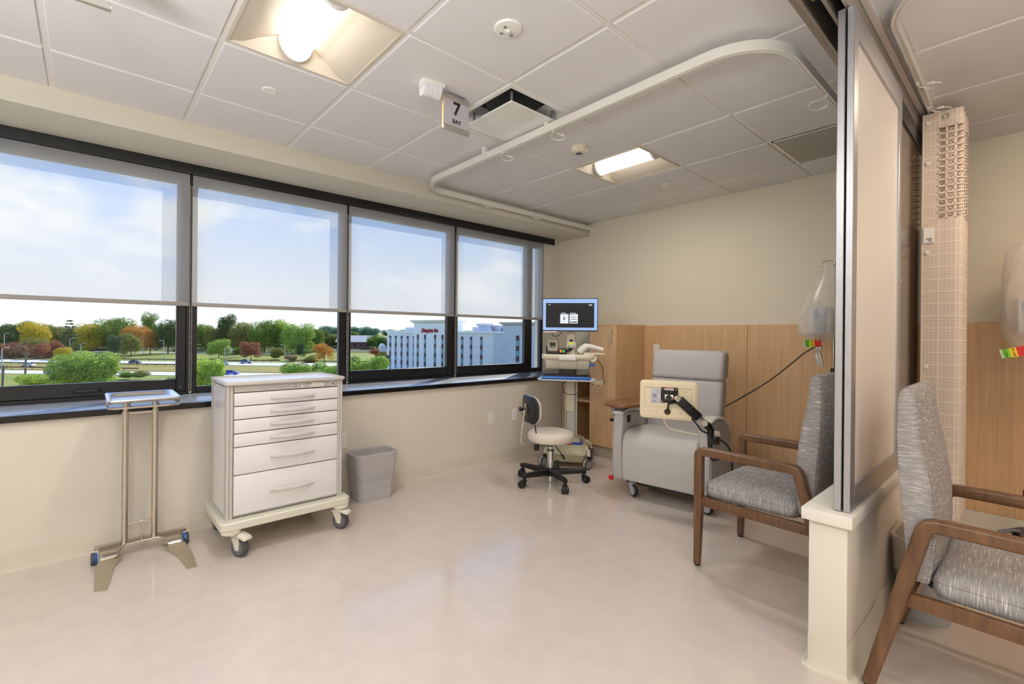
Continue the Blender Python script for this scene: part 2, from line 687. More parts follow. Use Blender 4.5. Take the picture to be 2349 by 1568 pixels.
# knee wall with cap between the bays
KX0, KY0, KY1 = 2.075, .44, .56
kw = MB().box(KX0, XB, KY0, KY1, 0, .552, .004, 2).build('wall_partition', pm('knee_paint', 'd8d0c4', 0.7, bump=(260, .1)))
tag(kw, 'cream painted half height partition wall between the two bays', 'wall', kind='structure')
MB().box(KX0 - .022, XB, KY0 - .018, KY1 + .02, .552, .597, .004, 2).build('cap', pm('cap_enamel', 'dedad0', .35), kw)
b = MB()
prof = [(0, 0), (0, .125), (-.004, .126), (-.006, .12), (-.006, .02), (-.013, .007), (-.028, .0015), (-.028, 0)]
path = [(XB - .03, KY0, 0), (KX0 + .02, KY0, 0), (KX0 + .006, KY0 + .004, 0), (KX0, KY0 + .02, 0), (KX0, KY1 - .02, 0), (KX0 + .006, KY1 - .004, 0), (KX0 + .02, KY1, 0), (XB - .03, KY1, 0)]
b.sweep(path, prof)
o = b.build('baseboard_partition', base_m)
tag(o, 'cream vinyl baseboard wrapping the end of the partition wall', 'baseboard', kind='structure')

# ---------------------------------------------------------------- windows and shades
WX = [(-1.75, -.602), (-.602, .545), (.545, 1.695), (1.695, 2.845), (2.845, 3.960), (3.960, 4.185)]
ZB, ZT = .80, ZSO
win_lb = ['window beyond the left edge of the view', 'wide window with dark sash behind the steel tray stand', 'wide fixed window behind the white drawer cart',
          'window with dark sash showing the white hotel sign', 'window with dark sash right of the hotel sign window', 'narrow sidelight window in the corner behind the monitor']
op = [True, True, False, True, True, False]
screw = pm('screw_head', '8a8a8a', .3, .9)


def rect_frame(b, x0, x1, z0, z1, l, r, t, bt, y0, y1, bev=.003, m=0):
    b.box(x0, x0 + l, y0, y1, z0, z1, bev, 1, m)
    b.box(x1 - r, x1, y0, y1, z0, z1, bev, 1, m)
    b.box(x0 + l, x1 - r, y0, y1, z1 - t, z1, bev, 1, m)
    b.box(x0 + l, x1 - r, y0, y1, z0, z0 + bt, bev, 1, m)


for n, ((x0, x1), lb) in enumerate(zip(WX, win_lb)):
    b = MB()
    if op[n]:
        rect_frame(b, x0 + .004, x1 - .004, ZB, ZT, .022, .022, .05, .02, YF, YF + .045)
    else:
        w = .038 if n == 2 else .03
        rect_frame(b, x0 + .004, x1 - .004, ZB, ZT, w, w + .02 if n == 2 else .045, .135, .045, YF, YF + .045)
    o = b.build('window_%d' % (n + 1), black_frame)
    tag(o, 'dark bronze framed ' + lb, 'window', kind='structure')
    if op[n]:
        b = MB()
        l, r_ = (.03, .068) if n != 4 else (.04, .075)
        rect_frame(b, x0 + .026, x1 - .026, ZB + .02, ZT - .05, l - .026 + .012, r_ - .012, .09, .086, YF - .006, YF + .04, .004)
        gx0, gx1, gz0, gz1 = x0 + l + .004, x1 - r_ - .004, ZB + .10, ZT - .135
        s_ = b.build('sash', black_frame, o)
        if n == 1:
            b = MB()
            b.tube(smooth_path([(-.07, YF - .006, .858), (-.065, YF - .03, .858), (-.02, YF - .036, .858), (.02, YF - .036, .858), (.055, YF - .03, .858), (.06, YF - .006, .858)], 4), .006)
            b.box(-.082, -.055, YF - .01, YF - .005, .845, .872)
            b.box(.047, .075, YF - .01, YF - .005, .845, .872)
            b.build('latch_handle', black_m, o)
        b = MB()
        for sx in (x0 + .05, x1 - .055):
            b.cyl((sx, YF - .009, ZB + .05), (sx, YF - .004, ZB + .05), .006, n=10)
        b.build('screw', screw, o)
    else:
        gx0, gx1, gz0, gz1 = x0 + .036, x1 - .056, ZB + .043, ZT - .133
    b = MB()
    b.box(gx0 - .006, gx1 + .006, YF + .024, YF + .028, gz0 - .006, gz1 + .006)
    b.build('glass_pane', glass_m, o)
    MB().box(x0 - .004, x0 + .004, YF - .003, YF + .05, ZB, ZT).build('mullion_gasket', black_m, o)

SX = [(-1.75, -.607), (-.596, .533), (.551, 1.686), (1.703, 2.833), (2.856, 4.145)]
sh_lb = ['roller shade over the window beyond the left edge', 'lowered white roller shade over the window behind the tray stand', 'lowered white roller shade over the window behind the drawer cart',
         'lowered white roller shade over the hotel sign window', 'lowered white roller shade at the corner, covering two panes']
YS = 3.885
for n, ((x0, x1), lb) in enumerate(zip(SX, sh_lb)):
    t = thing('roller_shade', lb, 'window shade', (0, YS, 0), 0, 'white roller shades over the windows')
    b = MB()
    b.quad((x0, 0, 1.435), (x1, 0, 1.435), (x1, 0, 2.42), (x0, 0, 2.42))
    b.build('shade_cloth', shade_m, t)
    b = MB()
    b.box(x0, x1, -.007, .007, 1.415, 1.443, .004, 2)
    b.build('hem_bar', hem_m, t)
    b = MB()
    b.cyl((x0 + .01, .02, 2.385), (x1 - .01, .02, 2.385), .02, n=14)
    b.build('roller_tube', hem_m, t)
    if n > 0:
        xc = x0 - .009
        b = MB()
        for dx in (-.006, .006):
            for k in range(116):
                z = .815 + k * .0125
                b.ball((xc + dx, -.012, z), .0033, 6)
        b.ball((xc, -.012, .81), .006, 6)
        b.build('bead_chain', pm('bead_chain_pale', 'd8d3c8', .4), t, kind='stuff')

# ---------------------------------------------------------------- ceiling fixtures
def make_lamp():
    t = thing('ceiling_light', 'x', 'ceiling light', (0, 0, 0))
    h = T / 2 - .012
    # pan: flat edge frame, long side reflectors, sloped ends
    b = MB()
    zr, zt = .002, .095
    rect_frame_h = [(-h, -h), (h, -h), (h, h), (-h, h)]
    w = .012
    for x0, x1, y0, y1 in ((-h, -h + w, -h, h), (h - w, h, -h, h), (-h + w, h - w, -h, -h + w), (-h + w, h - w, h - w, h)):
        b.box(x0, x1, y0, y1, -.001, .014)
    hi = h - w
    rx, ry = .076, .25
    for s in (-1, 1):
        # side reflector, gently curved from the edge up to the lens base
        prof = [(hi, zr), (hi - .06, .018), (.16, .055), (rx, zt)]
        n = 12
        rows = []
        for px, pz in prof:
            f = (hi - px) / (hi - rx)
            yy = hi + (ry - hi) * f
            rows.append([(s * px, -yy + 2 * yy * k / n, pz) for k in range(n + 1)])
        b.loft(rows, False, closed=False)
    for s in (-1, 1):
        b.quad((-hi, s * hi, zr), (hi, s * hi, zr), (rx, s * ry, zt), (-rx, s * ry, zt))
    b.box(-rx, rx, -ry, ry, zt, zt + .01)
    b.build('reflector_pan', pan_m, t, smooth=60)
    b = MB()
    n = 14
    rows = []
    for yy in (-ry + .012, ry - .012):
        rows.append([(rx * .98 * math.cos(math.pi * k / n), yy, zt - .092 * math.sin(math.pi * k / n)) for k in range(n + 1)])
    b.loft(rows, True, closed=True)
    b.build('lens', lamp_m, t)
    for s in (-1, 1):
        b = MB()
        poly = [(rx * 1.04 * math.cos(math.pi * k / n), zt - .098 * math.sin(math.pi * k / n)) for k in range(n + 1)]
        b.prism(poly, s * (ry - .012), s * (ry + .004), 'y')
        b.build('end_cap', white_m, t)
    # the downward light that the lens gives off
    al = bpy.data.lights.new('lens_glow', 'AREA')
    al.shape = 'RECTANGLE'
    al.size, al.size_y = .10, .46
    al.energy = LAMP_WATTS
    al.color = (1.0, .955, .89)
    ao = bpy.data.objects.new('lens_glow', al)
    COL.objects.link(ao)
    ao.parent = t
    ao.location = (0, 0, -.002)
    b = MB().cyl((.05, ry + .004, .06), (.05, ry + .009, .06), .006, n=10)
    b.build('indicator', red_m, t)
    return t


L0 = make_lamp()
lamp_lb = {(0, -2): 'recessed square ceiling light with glowing half-round lens, the large near one', (4, -2): 'recessed square ceiling light with glowing half-round lens, beside the smoke detector',
           (1, -7): 'recessed ceiling light behind the viewpoint across the aisle', (4, -6): 'recessed ceiling light in the right bay beyond the frame',
           (-2, -4): 'recessed ceiling light behind the viewpoint toward the rear wall', (-3, -7): 'recessed ceiling light in the rear corner of the aisle'}
first = True
for (i, j), lb in lamp_lb.items():
    p = (GX + (i + .5) * T, GY + (j + .5) * T, ZC)
    if first:
        L0.location = p
        L0['label'] = lb
        L0['group'] = 'recessed ceiling lights'
        first = False
    else:
        q_ = dup_tree(L0, p, 0, lb, 'recessed ceiling lights')
        if j <= -6 and i > 0:     # the right bay has warmer lamps
            for c_ in q_.children:
                if c_.type == 'LIGHT':
                    c_.data = c_.data.copy()
                    c_.data.color = (1.0, .79, .60)
                elif c_.name.startswith('lens'):
                    c_.material_slots[0].link = 'OBJECT'
                    c_.material_slots[0].material = lamp_warm

# square air diffuser with a floating plate
t = thing('air_diffuser', 'square white ceiling air diffuser with a floating centre plate', 'air vent', (GX + 2.5 * T, GY - 1.5 * T, ZC))
h = T / 2 - .012
b = MB()
b.loft([[(x * s, y * s, z) for x, y in ((1, 1), (-1, 1), (-1, -1), (1, -1))] for s, z in ((h, -.002), (h - .02, -.002), (h - .07, .03), (.2, .055), (.17, .11))], caps=False)
for x0, x1, y0, y1 in ((-h - .002, -h + .02, -h, h), (h - .02, h + .002, -h, h), (-h + .02, h - .02, -h - .002, -h + .02), (-h + .02, h - .02, h - .02, h + .002)):
    b.box(x0, x1, y0, y1, -.0035, .012)
b.build('cone', pm('vent_enamel', 'e2e2e0', .3), t)
b = MB()
b.lathe([(.17, .10), (.15, .13), (.02, .135)], 24)
b.build('throat', black_m, t)
b = MB()
b.prism(rrect(.42, .42, .012, 3), -.032, -.022, 'z', .003, 1)
b.build('face_plate', pm('vent_plate', 'e2e2e0', .16, spec=.6), t)
for sx in (-1, 1):
    for sy in (-1, 1):
        MB().cyl((sx * .17, sy * .17, -.022), (sx * .17, sy * .17, .05), .008, n=8).build('hanger_post', alu_m, t)

# perforated return grille
t = thing('return_grille', 'perforated grey metal return air grille set in the ceiling', 'air vent', (GX + 5.5 * T, GY - 3.5 * T, ZC))
gm = bpy.data.materials.new('perforated_metal')
gm.use_nodes = True
nt = gm.node_tree
p_ = nt.nodes['Principled BSDF']
tc, mp, vo, cr = nt.nodes.new('ShaderNodeTexCoord'), nt.nodes.new('ShaderNodeMapping'), nt.nodes.new('ShaderNodeTexVoronoi'), nt.nodes.new('ShaderNodeValToRGB')
mp.inputs['Scale'].default_value = (105, 105, 0)
vo.inputs['Scale'].default_value = 1
vo.inputs['Randomness'].default_value = 0
nt.links.new(tc.outputs['Object'], mp.inputs[0])
nt.links.new(mp.outputs[0], vo.inputs['Vector'])
nt.links.new(vo.outputs['Distance'], cr.inputs[0])
cr.color_ramp.elements[0].position, cr.color_ramp.elements[0].color = .34, (.17, .16, .14, 1)
cr.color_ramp.elements[1].position, cr.color_ramp.elements[1].color = .42, (.55, .52, .47, 1)
nt.links.new(cr.outputs[0], p_.inputs['Base Color'])
p_.inputs['Roughness'].default_value = .5
b = MB().box(-h, h, -h, h, -.001, .012, .002, 1)
b.build('face_sheet', gm, t)
b = MB()
for x0, x1, y0, y1 in ((-h, -h + .012, -h, h), (h - .012, h, -h, h), (-h, h, -h, -h + .012), (-h, h, h - .012, h)):
    b.box(x0, x1, y0, y1, -.003, .012)
b.build('border', rail_m, t)

# small ceiling devices
t = thing('occupancy_sensor', 'round white ceiling occupancy sensor with small lenses', 'sensor', (1.362, 1.492, ZC))
MB().lathe([(.062, -.001), (.062, -.005), (.058, -.010), (.03, -.015), (.001, -.015)], 32).build('housing', white_m, t)
b = MB()
b.ball((0, 0, -.016), .014, 12, sc=(1, 1, .6))
b.build('dome', pm('sensor_dome', 'd8d8d6', .25), t)
for x, y in ((.03, .012), (-.028, -.012), (-.012, .03)):
    MB().cyl((x, y, -.010), (x, y, -.0165), .008, n=12).build('lens', pm('sensor_lens', '77777a', .2), t)

t = thing('smoke_detector', 'round cream smoke detector on the ceiling near corner light', 'smoke detector', (2.60, 2.10, ZC))
MB().lathe([(.058, 0), (.058, -.012), (.056, -.03), (.048, -.04), (.03, -.046), (.001, -.046)], 32).build('housing', cream_p, t)
b = MB()
for k in range(10):
    a = 2 * math.pi * k / 10
    b.box(-.003, .003, .012, .024, -.0485, -.0455, M=RZ(a))
b.cyl((0, 0, -.0455), (0, 0, -.049), .011, n=14)
b.build('sensor_grille', pm('detector_grille', '5b6078', .5), t)
b = MB()
for a in (.4, 2.5, 4.6):
    b.box(-.008, .008, .034, .038, -.0448, -.0438, M=RZ(a))
b.build('printed_marks', pm('print_red', 'b0574f', .6), t, kind='stuff')
b = MB().cyl((-.045, -.03, -.025), (-.05, -.033, -.026), .003, n=8)
b.build('indicator', black_m, t)

for x, y, lb in ((.739, 2.732, 'flat round white sprinkler cover in the ceiling near the large ceiling light'), (3.81, 2.112, 'flat round white sprinkler cover in the ceiling between the corner light and back wall')):
    t = tag(MB().lathe([(.038, .0), (.038, -.006), (.036, -.008), (.001, -.008)], 28).build('sprinkler_cover', white_m), lb, 'sprinkler cover', 'flat sprinkler covers')
    t.location = (x, y, ZC)

t = thing('motion_detector', 'white ceiling motion detector with curved ribbed lens', 'motion detector', (1.365, 2.10, ZC), R(-8))
b = MB()
poly = [(-.062, -.05), (.062, -.05), (.066, .0), (.055, .035), (.025, .05), (-.025, .05), (-.055, .035), (-.066, .0)]
b.prism(poly, -.02, 0, 'z', .004, 2)
b.build('housing', white_m, t)
b = MB()
n = 10
for k in range(4):
    x0, x1 = -.05 + k * .025, -.05 + (k + 1) * .025 - .0012
    pr = [(-.04 + .004, -.02)] + [(-.0 + .04 * math.cos(math.pi + math.pi * q / n), -.02 - .052 * math.sin(math.pi * q / n)) for q in range(n + 1)]
    b.prism(pr[1:], x0, x1, 'x')
b.build('lens', pm('ribbed_lens', 'dcdbe0', .28, spec=.5), t)

# hanging bay signs
def bay_sign(x0, x1, y, z0, z1, digit, label):
    t = thing('hanging_sign', label, 'sign', ((x0 + x1) / 2, y, 0))
    w = (x1 - x0) / 2
    b = MB()
    b.box(-w, w, -.006, .006, z0 + .002, z1)
    b.build('face_board', pm('sign_face', 'bcb7be', .6), t)
    for za, zb_ in ((z1 - .024, z1 + .004), (z0 - .003, z0 + .026)):
        MB().box(-w - .003, w + .003, -.009, .009, za, zb_, .002, 1).build('rail', pm('sign_rail', 'b7b4ac', .35, .7), t)
    b = MB()
    b.box(-.05, .05, -.006, .006, z1 + .004, ZC - .003, .001, 1)
    b.box(-.055, .055, -.012, .012, ZC - .006, ZC - .001, .001, 1)
    b.build('ceiling_clip', alu_m, t)
    b = MB().box(-w - .004, -w, -.007, .007, z0, z1)
    b.build('side_edge', pm('sign_edge', 'e6cfa0', .5), t)
    if digit:
        link('digit', text_mesh(digit, .098, ink_m, .0006, bold=.0022), t, (0, -.0068, (z0 + z1) / 2 + .026), (R(90), 0, 0))
        link('lettering', text_mesh('BAY', .032, ink_m, .0006, bold=.0007), t, (0, -.0068, z0 + .051), (R(90), 0, 0))
    return t


bay_sign(1.447, 1.617, 2.10, 2.352, 2.538, '7', 'hanging white sign reading 7 BAY near the air diffuser')
bay_sign(-.125, .048, 2.10, 2.345, 2.535, '', 'hanging sign cut by the top left corner, only its lower edge showing')

# ---------------------------------------------------------------- curtain tracks
def curtain_loop(x, y, label, ang, r=.05, z=2.47):
    t = thing('curtain_loop', label, 'curtain hook', (x, y, z), ang, 'white plastic loops on curtain tracks')
    b = MB()
    b.box(-.008, .008, -.005, .005, -.012, .004, .002, 1)
    b.build('glider', white_m, t)
    pts = [(0, 0, -.01), (.012, .022, -.02), (r * .9, .05, -.026), (r * 1.5, .035, -.032), (r * 1.75, 0, -.036), (r * 1.5, -.03, -.038), (r * .8, -.04, -.036), (.01, -.02, -.028)]
    MB().tube(smooth_path(pts, 5), .0024, 6).build('strap', white_m, t)
    b = MB()
    b.box(r * .6, r * 1.25, -.046, -.034, -.041, -.030, .003, 1)
    b.build('snap', white_m, t)
    return t


def track(pts, label):
    b = MB()
    b.sweep(pts, [(-.011, .046), (.011, .046), (.011, 0), (.0045, 0), (.0045, .004), (-.0045, .004), (-.0045, 0), (-.011, 0)])
    t = b.build('curtain_track', pm('track_enamel', 'dedbd4', .35), smooth=30)
    return tag(t, label, 'curtain rail')


ZT_ = 2.466
arc = lambda cx, cy, r, a0, a1, n=10: [(cx + r * math.cos(R(a0 + (a1 - a0) * k / n)), cy + r * math.sin(R(a0 + (a1 - a0) * k / n)), ZT_) for k in range(n + 1)]
ptsA = [(3.9, .705, ZT_), (2.9, .705, ZT_)] + arc(2.385, .985, .28, 270, 180, 12) + [(2.107, 1.6, ZT_), (2.112, 2.4, ZT_)] + arc(2.395, 3.145, .28, 180, 90, 12) + [(3.1, 3.428, ZT_), (XB - .012, 3.425, ZT_)]
t = track(ptsA, 'white curved curtain track looping across the ceiling of the window bay')
MB().box(XB - .012, XB, 3.40, 3.45, ZT_ - .01, ZT_ + .05, .003, 1).build('wall_flange', white_m, t)
for x, y in ((2.11, 1.95), (2.112, 2.55), (3.05, .705)):
    MB().box(x - .014, x + .014, y - .014, y + .014, ZT_ + .044, ZC - .001).build('ceiling_clip', white_m, t)
for x, y, a, lb in ((2.11, 2.36, 0, 'white plastic loop hanging from curved curtain track below the air diffuser'),
                    (2.108, 1.90, 0, 'white plastic loop hanging from curved curtain track left of the smoke detector'),
                    (2.84, 3.428, R(-60), 'white plastic loop on the track along the window soffit, nearer of two'),
                    (3.50, 3.427, R(-60), 'white plastic loop on the track along the window soffit, nearer the back wall'),
                    (2.84, .705, R(60), 'white plastic loop on the curtain track close beside the sliding panel')):
    curtain_loop(x, y, lb, a)

ZT_ = 2.508
ptsB = [(2.05, .06, ZT_)] + arc(2.52, .06, .33, 160, 90, 10)[1:] + [(3.0, .392, ZT_), (3.6, .40, ZT_), (4.35, .40, ZT_)]
t = track(ptsB, 'white curved curtain track over the right bay carrying the beige curtain')
for x in (3.1, 4.0):
    MB().box(x - .014, x + .014, .385, .413, ZT_ + .044, ZC - .001).build('ceiling_clip', white_m, t)
for x, a, lb in ((3.13, R(-85), 'empty white plastic loop on right bay track, furthest from the curtain'), (3.50, R(-85), 'white plastic loop on right bay track just over the curtain'),
                 (4.05, R(-85), 'white plastic loop on right bay track behind the curtain')):
    curtain_loop(x, .398, lb, a, z=2.512)

# cubicle curtain, folded up at the end of the track
cur = thing('cubicle_curtain', 'beige plaid cubicle curtain with netted top, folded up in right bay', 'curtain', (0, 0, 0))
fold = [(3.58, .432)]
xs = 3.58
for k in range(9):
    a = .285 if k % 2 == 0 else .425
    fold.append((xs + (.005 if k == 0 else .02), a))
    xs += .042 if k else .03
    fold.append((xs, a - .005))
fp = [Vector((x, y, 0)) for x, y in fold]
dense = smooth_path(fp, 6)
arcl = [0]
for p, q in zip(dense, dense[1:]):
    arcl.append(arcl[-1] + (q - p).length)


def along(s):
    for k in range(len(arcl) - 1):
        if arcl[k + 1] >= s:
            f = (s - arcl[k]) / max(1e-6, arcl[k + 1] - arcl[k])
            return dense[k].lerp(dense[k + 1], f)
    return dense[-1]


ztop, znet0, znet1, zbot = 2.497, 2.41, 1.90, .25
cloth_m = bpy.data.materials.new('plaid_cloth')
cloth_m.use_nodes = True
nt = cloth_m.node_tree
N, L = nt.nodes.new, nt.links.new
p_ = nt.nodes['Principled BSDF']
uv, sp = N('ShaderNodeUVMap'), N('ShaderNodeSeparateXYZ')
L(uv.outputs[0], sp.inputs[0])
facs = []
for ax in ('X', 'Y'):
    for per, th in ((.017, .14), (.068, .3)):
        md, lt = N('ShaderNodeMath'), N('ShaderNodeMath')
        md.operation, md.inputs[1].default_value = 'FLOORED_MODULO', per
        lt.operation, lt.inputs[1].default_value = 'LESS_THAN', per * th if per < .03 else per * .12
        L(sp.outputs[ax], md.inputs[0])
        L(md.outputs[0], lt.inputs[0])
        facs.append(lt)
ad = facs[0]
for f in facs[1:]:
    q = N('ShaderNodeMath')
    q.operation = 'ADD'
    L(ad.outputs[0], q.inputs[0])
    L(f.outputs[0], q.inputs[1])
    ad = q
cr = N('ShaderNodeValToRGB')
cr.color_ramp.elements[0].color = (*lin('cbbcae'), 1)
cr.color_ramp.elements[1].color = (*lin('ddd1c4'), 1)
cr.color_ramp.elements[1].position = .9
L(ad.outputs[0], cr.inputs[0])
L(cr.outputs[0], p_.inputs['Base Color'])
p_.inputs['Roughness'].default_value = .85


def sheet(rects, name, mat, per_row_x=None):
    verts, faces, uvs = [], [], []
    for s0, s1, z0, z1 in rects:
        n = max(1, int((s1 - s0) / .012))
        base = len(verts)
        for k in range(n + 1):
            s = s0 + (s1 - s0) * k / n
            p = along(s)
            for z in (z0, z1):
                verts.append((p.x, p.y, z))
                uvs.append((s, z))
        for k in range(n):
            a = base + 2 * k
            faces.append((a, a + 2, a + 3, a + 1))
    me = bpy.data.meshes.new(name)
    me.from_pydata(verts, [], faces)
    ul = me.uv_layers.new(name='UVMap')
    for lp in me.loops:
        ul.data[lp.index].uv = uvs[lp.vertex_index]
    me.materials.append(mat)
    me.polygons.foreach_set('use_smooth', [True] * len(me.polygons))
    return link(name, me, cur)


LT = arcl[-1]
sheet([(0, LT, zbot, znet1)], 'cloth', cloth_m)
sheet([(0, LT, znet0, ztop), (0, .06, znet1, znet0)], 'heading', cloth_m)
net = []
pit = .0355
ncol = int((LT - .06) / pit)
for k in range(ncol + 1):
    s = .06 + k * pit
    net.append((s, min(s + .009, LT), znet1, znet0))
nrow = 14
pz = (znet0 - znet1) / nrow
for k in range(nrow + 1):
    z = znet1 + k * pz
    net.append((.06, LT, z - .0045, z + .0045))
o = sheet(net, 'netting', cloth_m)
o['kind'] = 'stuff'
b = MB()
for z in (2.445, 2.22, 1.72, 1.08):
    p = along(.025)
    b.cyl((p.x - .001, p.y, z), (p.x - .006, p.y, z), .010, n=14)
b.build('snap_button', white_m, cur)
p = along(.03)
b = MB()
b.box(p.x - .006, p.x - .004, p.y - .024, p.y + .022, 1.775, 1.86)
b.build('care_tag', pm('tag_paper', 'eceae6', .6), cur)
b = MB()
for k, z in enumerate((1.797, 1.790, 1.783)):
    b.box(p.x - .0066, p.x - .0060, p.y - .014, p.y + .012 - .006 * k, z - .0015, z + .0015)
b.build('care_print', ink_m, cur)
b = MB()
b.tube([along(.095) + Vector((-.002, .012 * math.cos(2 * math.pi * k / 16), 2.462 + .016 * math.sin(2 * math.pi * k / 16))) for k in range(16)], .003, 6, closed=True)
b.build('eyelet', chrome_m, cur)

# ---------------------------------------------------------------- sliding partition above the knee wall
t = thing('overhead_track', 'long metal sliding panel track box along the ceiling between bays', 'door track', (0, 0, 0))
b = MB()
b.box(-.2, XB, .455, .468, 2.448, ZC, .001, 1)
b.box(-.2, XB, .600, .618, 2.50, ZC + .01, .001, 1)
b.box(-.2, XB, .572, .586, 2.47, ZC + .01, .001, 1)
b.box(-.2, XB, .505, .517, 2.452, ZC + .01, .001, 1)
b.build('fascia', pm('track_fascia', 'aba49a', .4, .6), t)
b = MB()
b.box(-.2, XB, .452, .62, ZC - .004, ZC + .02)
b.box(-.2, XB, .588, .599, 2.515, 2.53)
b.build('channel', alu_dark, t)
b = MB()
b.box(-.2, XB, .430, .4545, 2.535, ZC, .001, 1)
b.build('ceiling_trim', rail_m, t)
t2 = thing('track_roller', 'small steel roller bolt in the overhead track near the panel post', 'roller', (2.02, .545, 2.50))
b = MB()
b.cyl((0, 0, -.02), (0, 0, .06), .007, n=10)
b.cyl((0, 0, -.012), (0, 0, -.004), .013, n=6)
b.build('bolt', chrome_m, t2)
MB().box(-.04, .06, -.022, .022, .0, .035, .003, 1).build('carriage', alu_dark, t2)

def panel_door(x0, x1, y0, y1, z0, z1, st, label, fm, pmx, end_groove=True):
    t = thing('sliding_panel', label, 'sliding panel', (0, 0, 0))
    for a, c in ((x0, x0 + st), (x1 - st, x1)):
        MB().box(a, c, y0, y1, z0, z1, .002, 1).build('stile', fm, t)
    MB().box(x0 + st, x1 - st, y0, y1, z1 - .10, z1, .002, 1).build('rail', fm, t)
    MB().box(x0 + st, x1 - st, y0, y1, z0, z0 + .085, .002, 1).build('rail', fm, t)
    b = MB()
    b.box(x0 + st - .006, x1 - st + .006, y0 + .008, y1 - .008, z0 + .08, z1 - .095)
    b.build('infill', pmx, t)
    return t


panel_door(2.100, 3.02, .4385, .4605, .599, 2.445, .062, 'frosted sliding panel in aluminium frame on the partition, nearer the right bay', alu_m, panel_m)
panel_door(2.097, 3.02, .4655, .489, .599, 2.445, .062, 'frosted sliding panel in aluminium frame, layered on the window bay side', alu_m, panel_m)
t = panel_door(3.06, 4.45, .452, .480, .599, 2.445, .055, 'dark framed fixed panel of the partition nearest the back wall', dark_metal, dark_panel)
b = MB()
b.cyl((3.015, .436, 1.52), (3.015, .4385, 1.52), .012, n=14)
tt = b.build('flush_lock', chrome_m)
tag(tt, 'small round chrome lock on the frosted panel stile', 'lock')

# ---------------------------------------------------------------- storage cabinet in the corner
XD = 3.95
cab = thing('storage_cabinet', 'tall corner oak cabinet with open shelves and one door', 'cabinet', (0, 0, 0))
YA, YB_ = 2.705, 3.385      # right side, left side
ND = 3.025                  # door / niche divide
CT = 1.335
b = MB()
b.box(XD + .02, XB, YA, YA + .018, .10, CT)
b.box(XD + .02, XB, ND - .005, ND + .013, .10, CT)
b.box(XD, XB, YB_ - .018, YB_, .10, .764)
b.box(XD + .04, XB, YA + .018, YB_ - .018, .10, .118)
b.build('carcass', oak_m, cab)
b = MB()
b.box(XB - .02, XB, ND + .013, YB_ - .018, .118, CT)
b.box(XD + .02, XB, ND + .012, ND + .014, .118, CT)
b.build('back_panel', oak_in, cab)
MB().box(XD, XB, YA, ND + .013, CT - .0, CT + .014).build('top_panel', oak_m, cab)
MB().box(XD, XB, ND + .013, YB_, CT - .0, CT + .014).build('top_panel', oak_m, cab)
MB().box(XD + .01, XB - .02, ND + .014, YB_ - .018, .535, .556, .002, 1).build('shelf', oak_m, cab)
MB().box(XD + .01, XB - .02, ND + .014, YB_ - .018, .80, .82, .002, 1).build('shelf', oak_m, cab)
d = MB().box(XD - .001, XD + .019, YA + .001, ND - .001, .115, CT - .002, .0015, 1).build('door', oak_m, cab)
b = MB()
b.cyl((XD - .032, YA + .05, 1.165), (XD - .032, YA + .05, 1.29), .006, n=12)
for z in (1.182, 1.273):
    b.cyl((XD - .032, YA + .05, z), (XD, YA + .05, z), .0045, n=10)
b.build('pull_handle', steel_m, d)
MB().box(XD + .05, XB, YA + .02, YB_ - .01, 0, .10).build('plinth', pm('plinth_grey', 'bcb19b', .5), cab)

# ---------------------------------------------------------------- wall plates
def plate(x, y, z, face, kind, label, name):
    t = thing(name, label, 'outlet' if kind == 'outlet' else 'switch' if kind == 'switch' else 'wall plate', (x, y, z), R(0) if face == 'y' else R(-90))
    b = MB()
    b.prism(rrect(.07, .115, .004, 2), 0, .006, 'z', .0015, 1, M=RX(R(90)))
    b.build('cover_plate', white_m, t)
    if kind == 'outlet':
        b = MB()
        for zz in (.02, -.02):
            b.prism(rrect(.034, .029, .008, 3, 0, zz), .006, .008, 'z', M=RX(R(90)))
        b.build('receptacle', white_m, t)
        b = MB()
        for zz in (.02, -.02):
            for xx in (-.006, .006):
                b.box(xx - .001, xx + .001, -.0086, -.0078, zz - .001, zz + .007)
            b.cyl((0, -.0078, zz - .008), (0, -.0086, zz - .008), .0022, n=8)
        b.build('slot', ink_m, t)
    elif kind == 'switch':
        b = MB()
        b.box(-.016, .016, -.0095, -.005, -.033, .033, .002, 1)
        b.build('rocker', white_enamel, t)
        MB().box(-.004, .004, -.0105, -.009, -.026, -.018).build('indicator', pm('switch_led', 'a8b5a0', .4), t)
    return t


plate(4.467, 2.568, 1.094, 'x', 'switch', 'white rocker light switch on the oak panelling behind the recliner', 'light_switch')
plate(2.934, YWALL, .441, 'y', 'blank', 'blank white wall plate under the windows left of stool', 'blank_plate')
plate(3.247, YWALL, .440, 'y', 'outlet', 'white wall outlet under the windows just beside the stool backrest', 'wall_outlet')
plate(1.462, YWALL, .424, 'y', 'outlet', 'white wall outlet half hidden between drawer cart and wastebasket', 'wall_outlet')

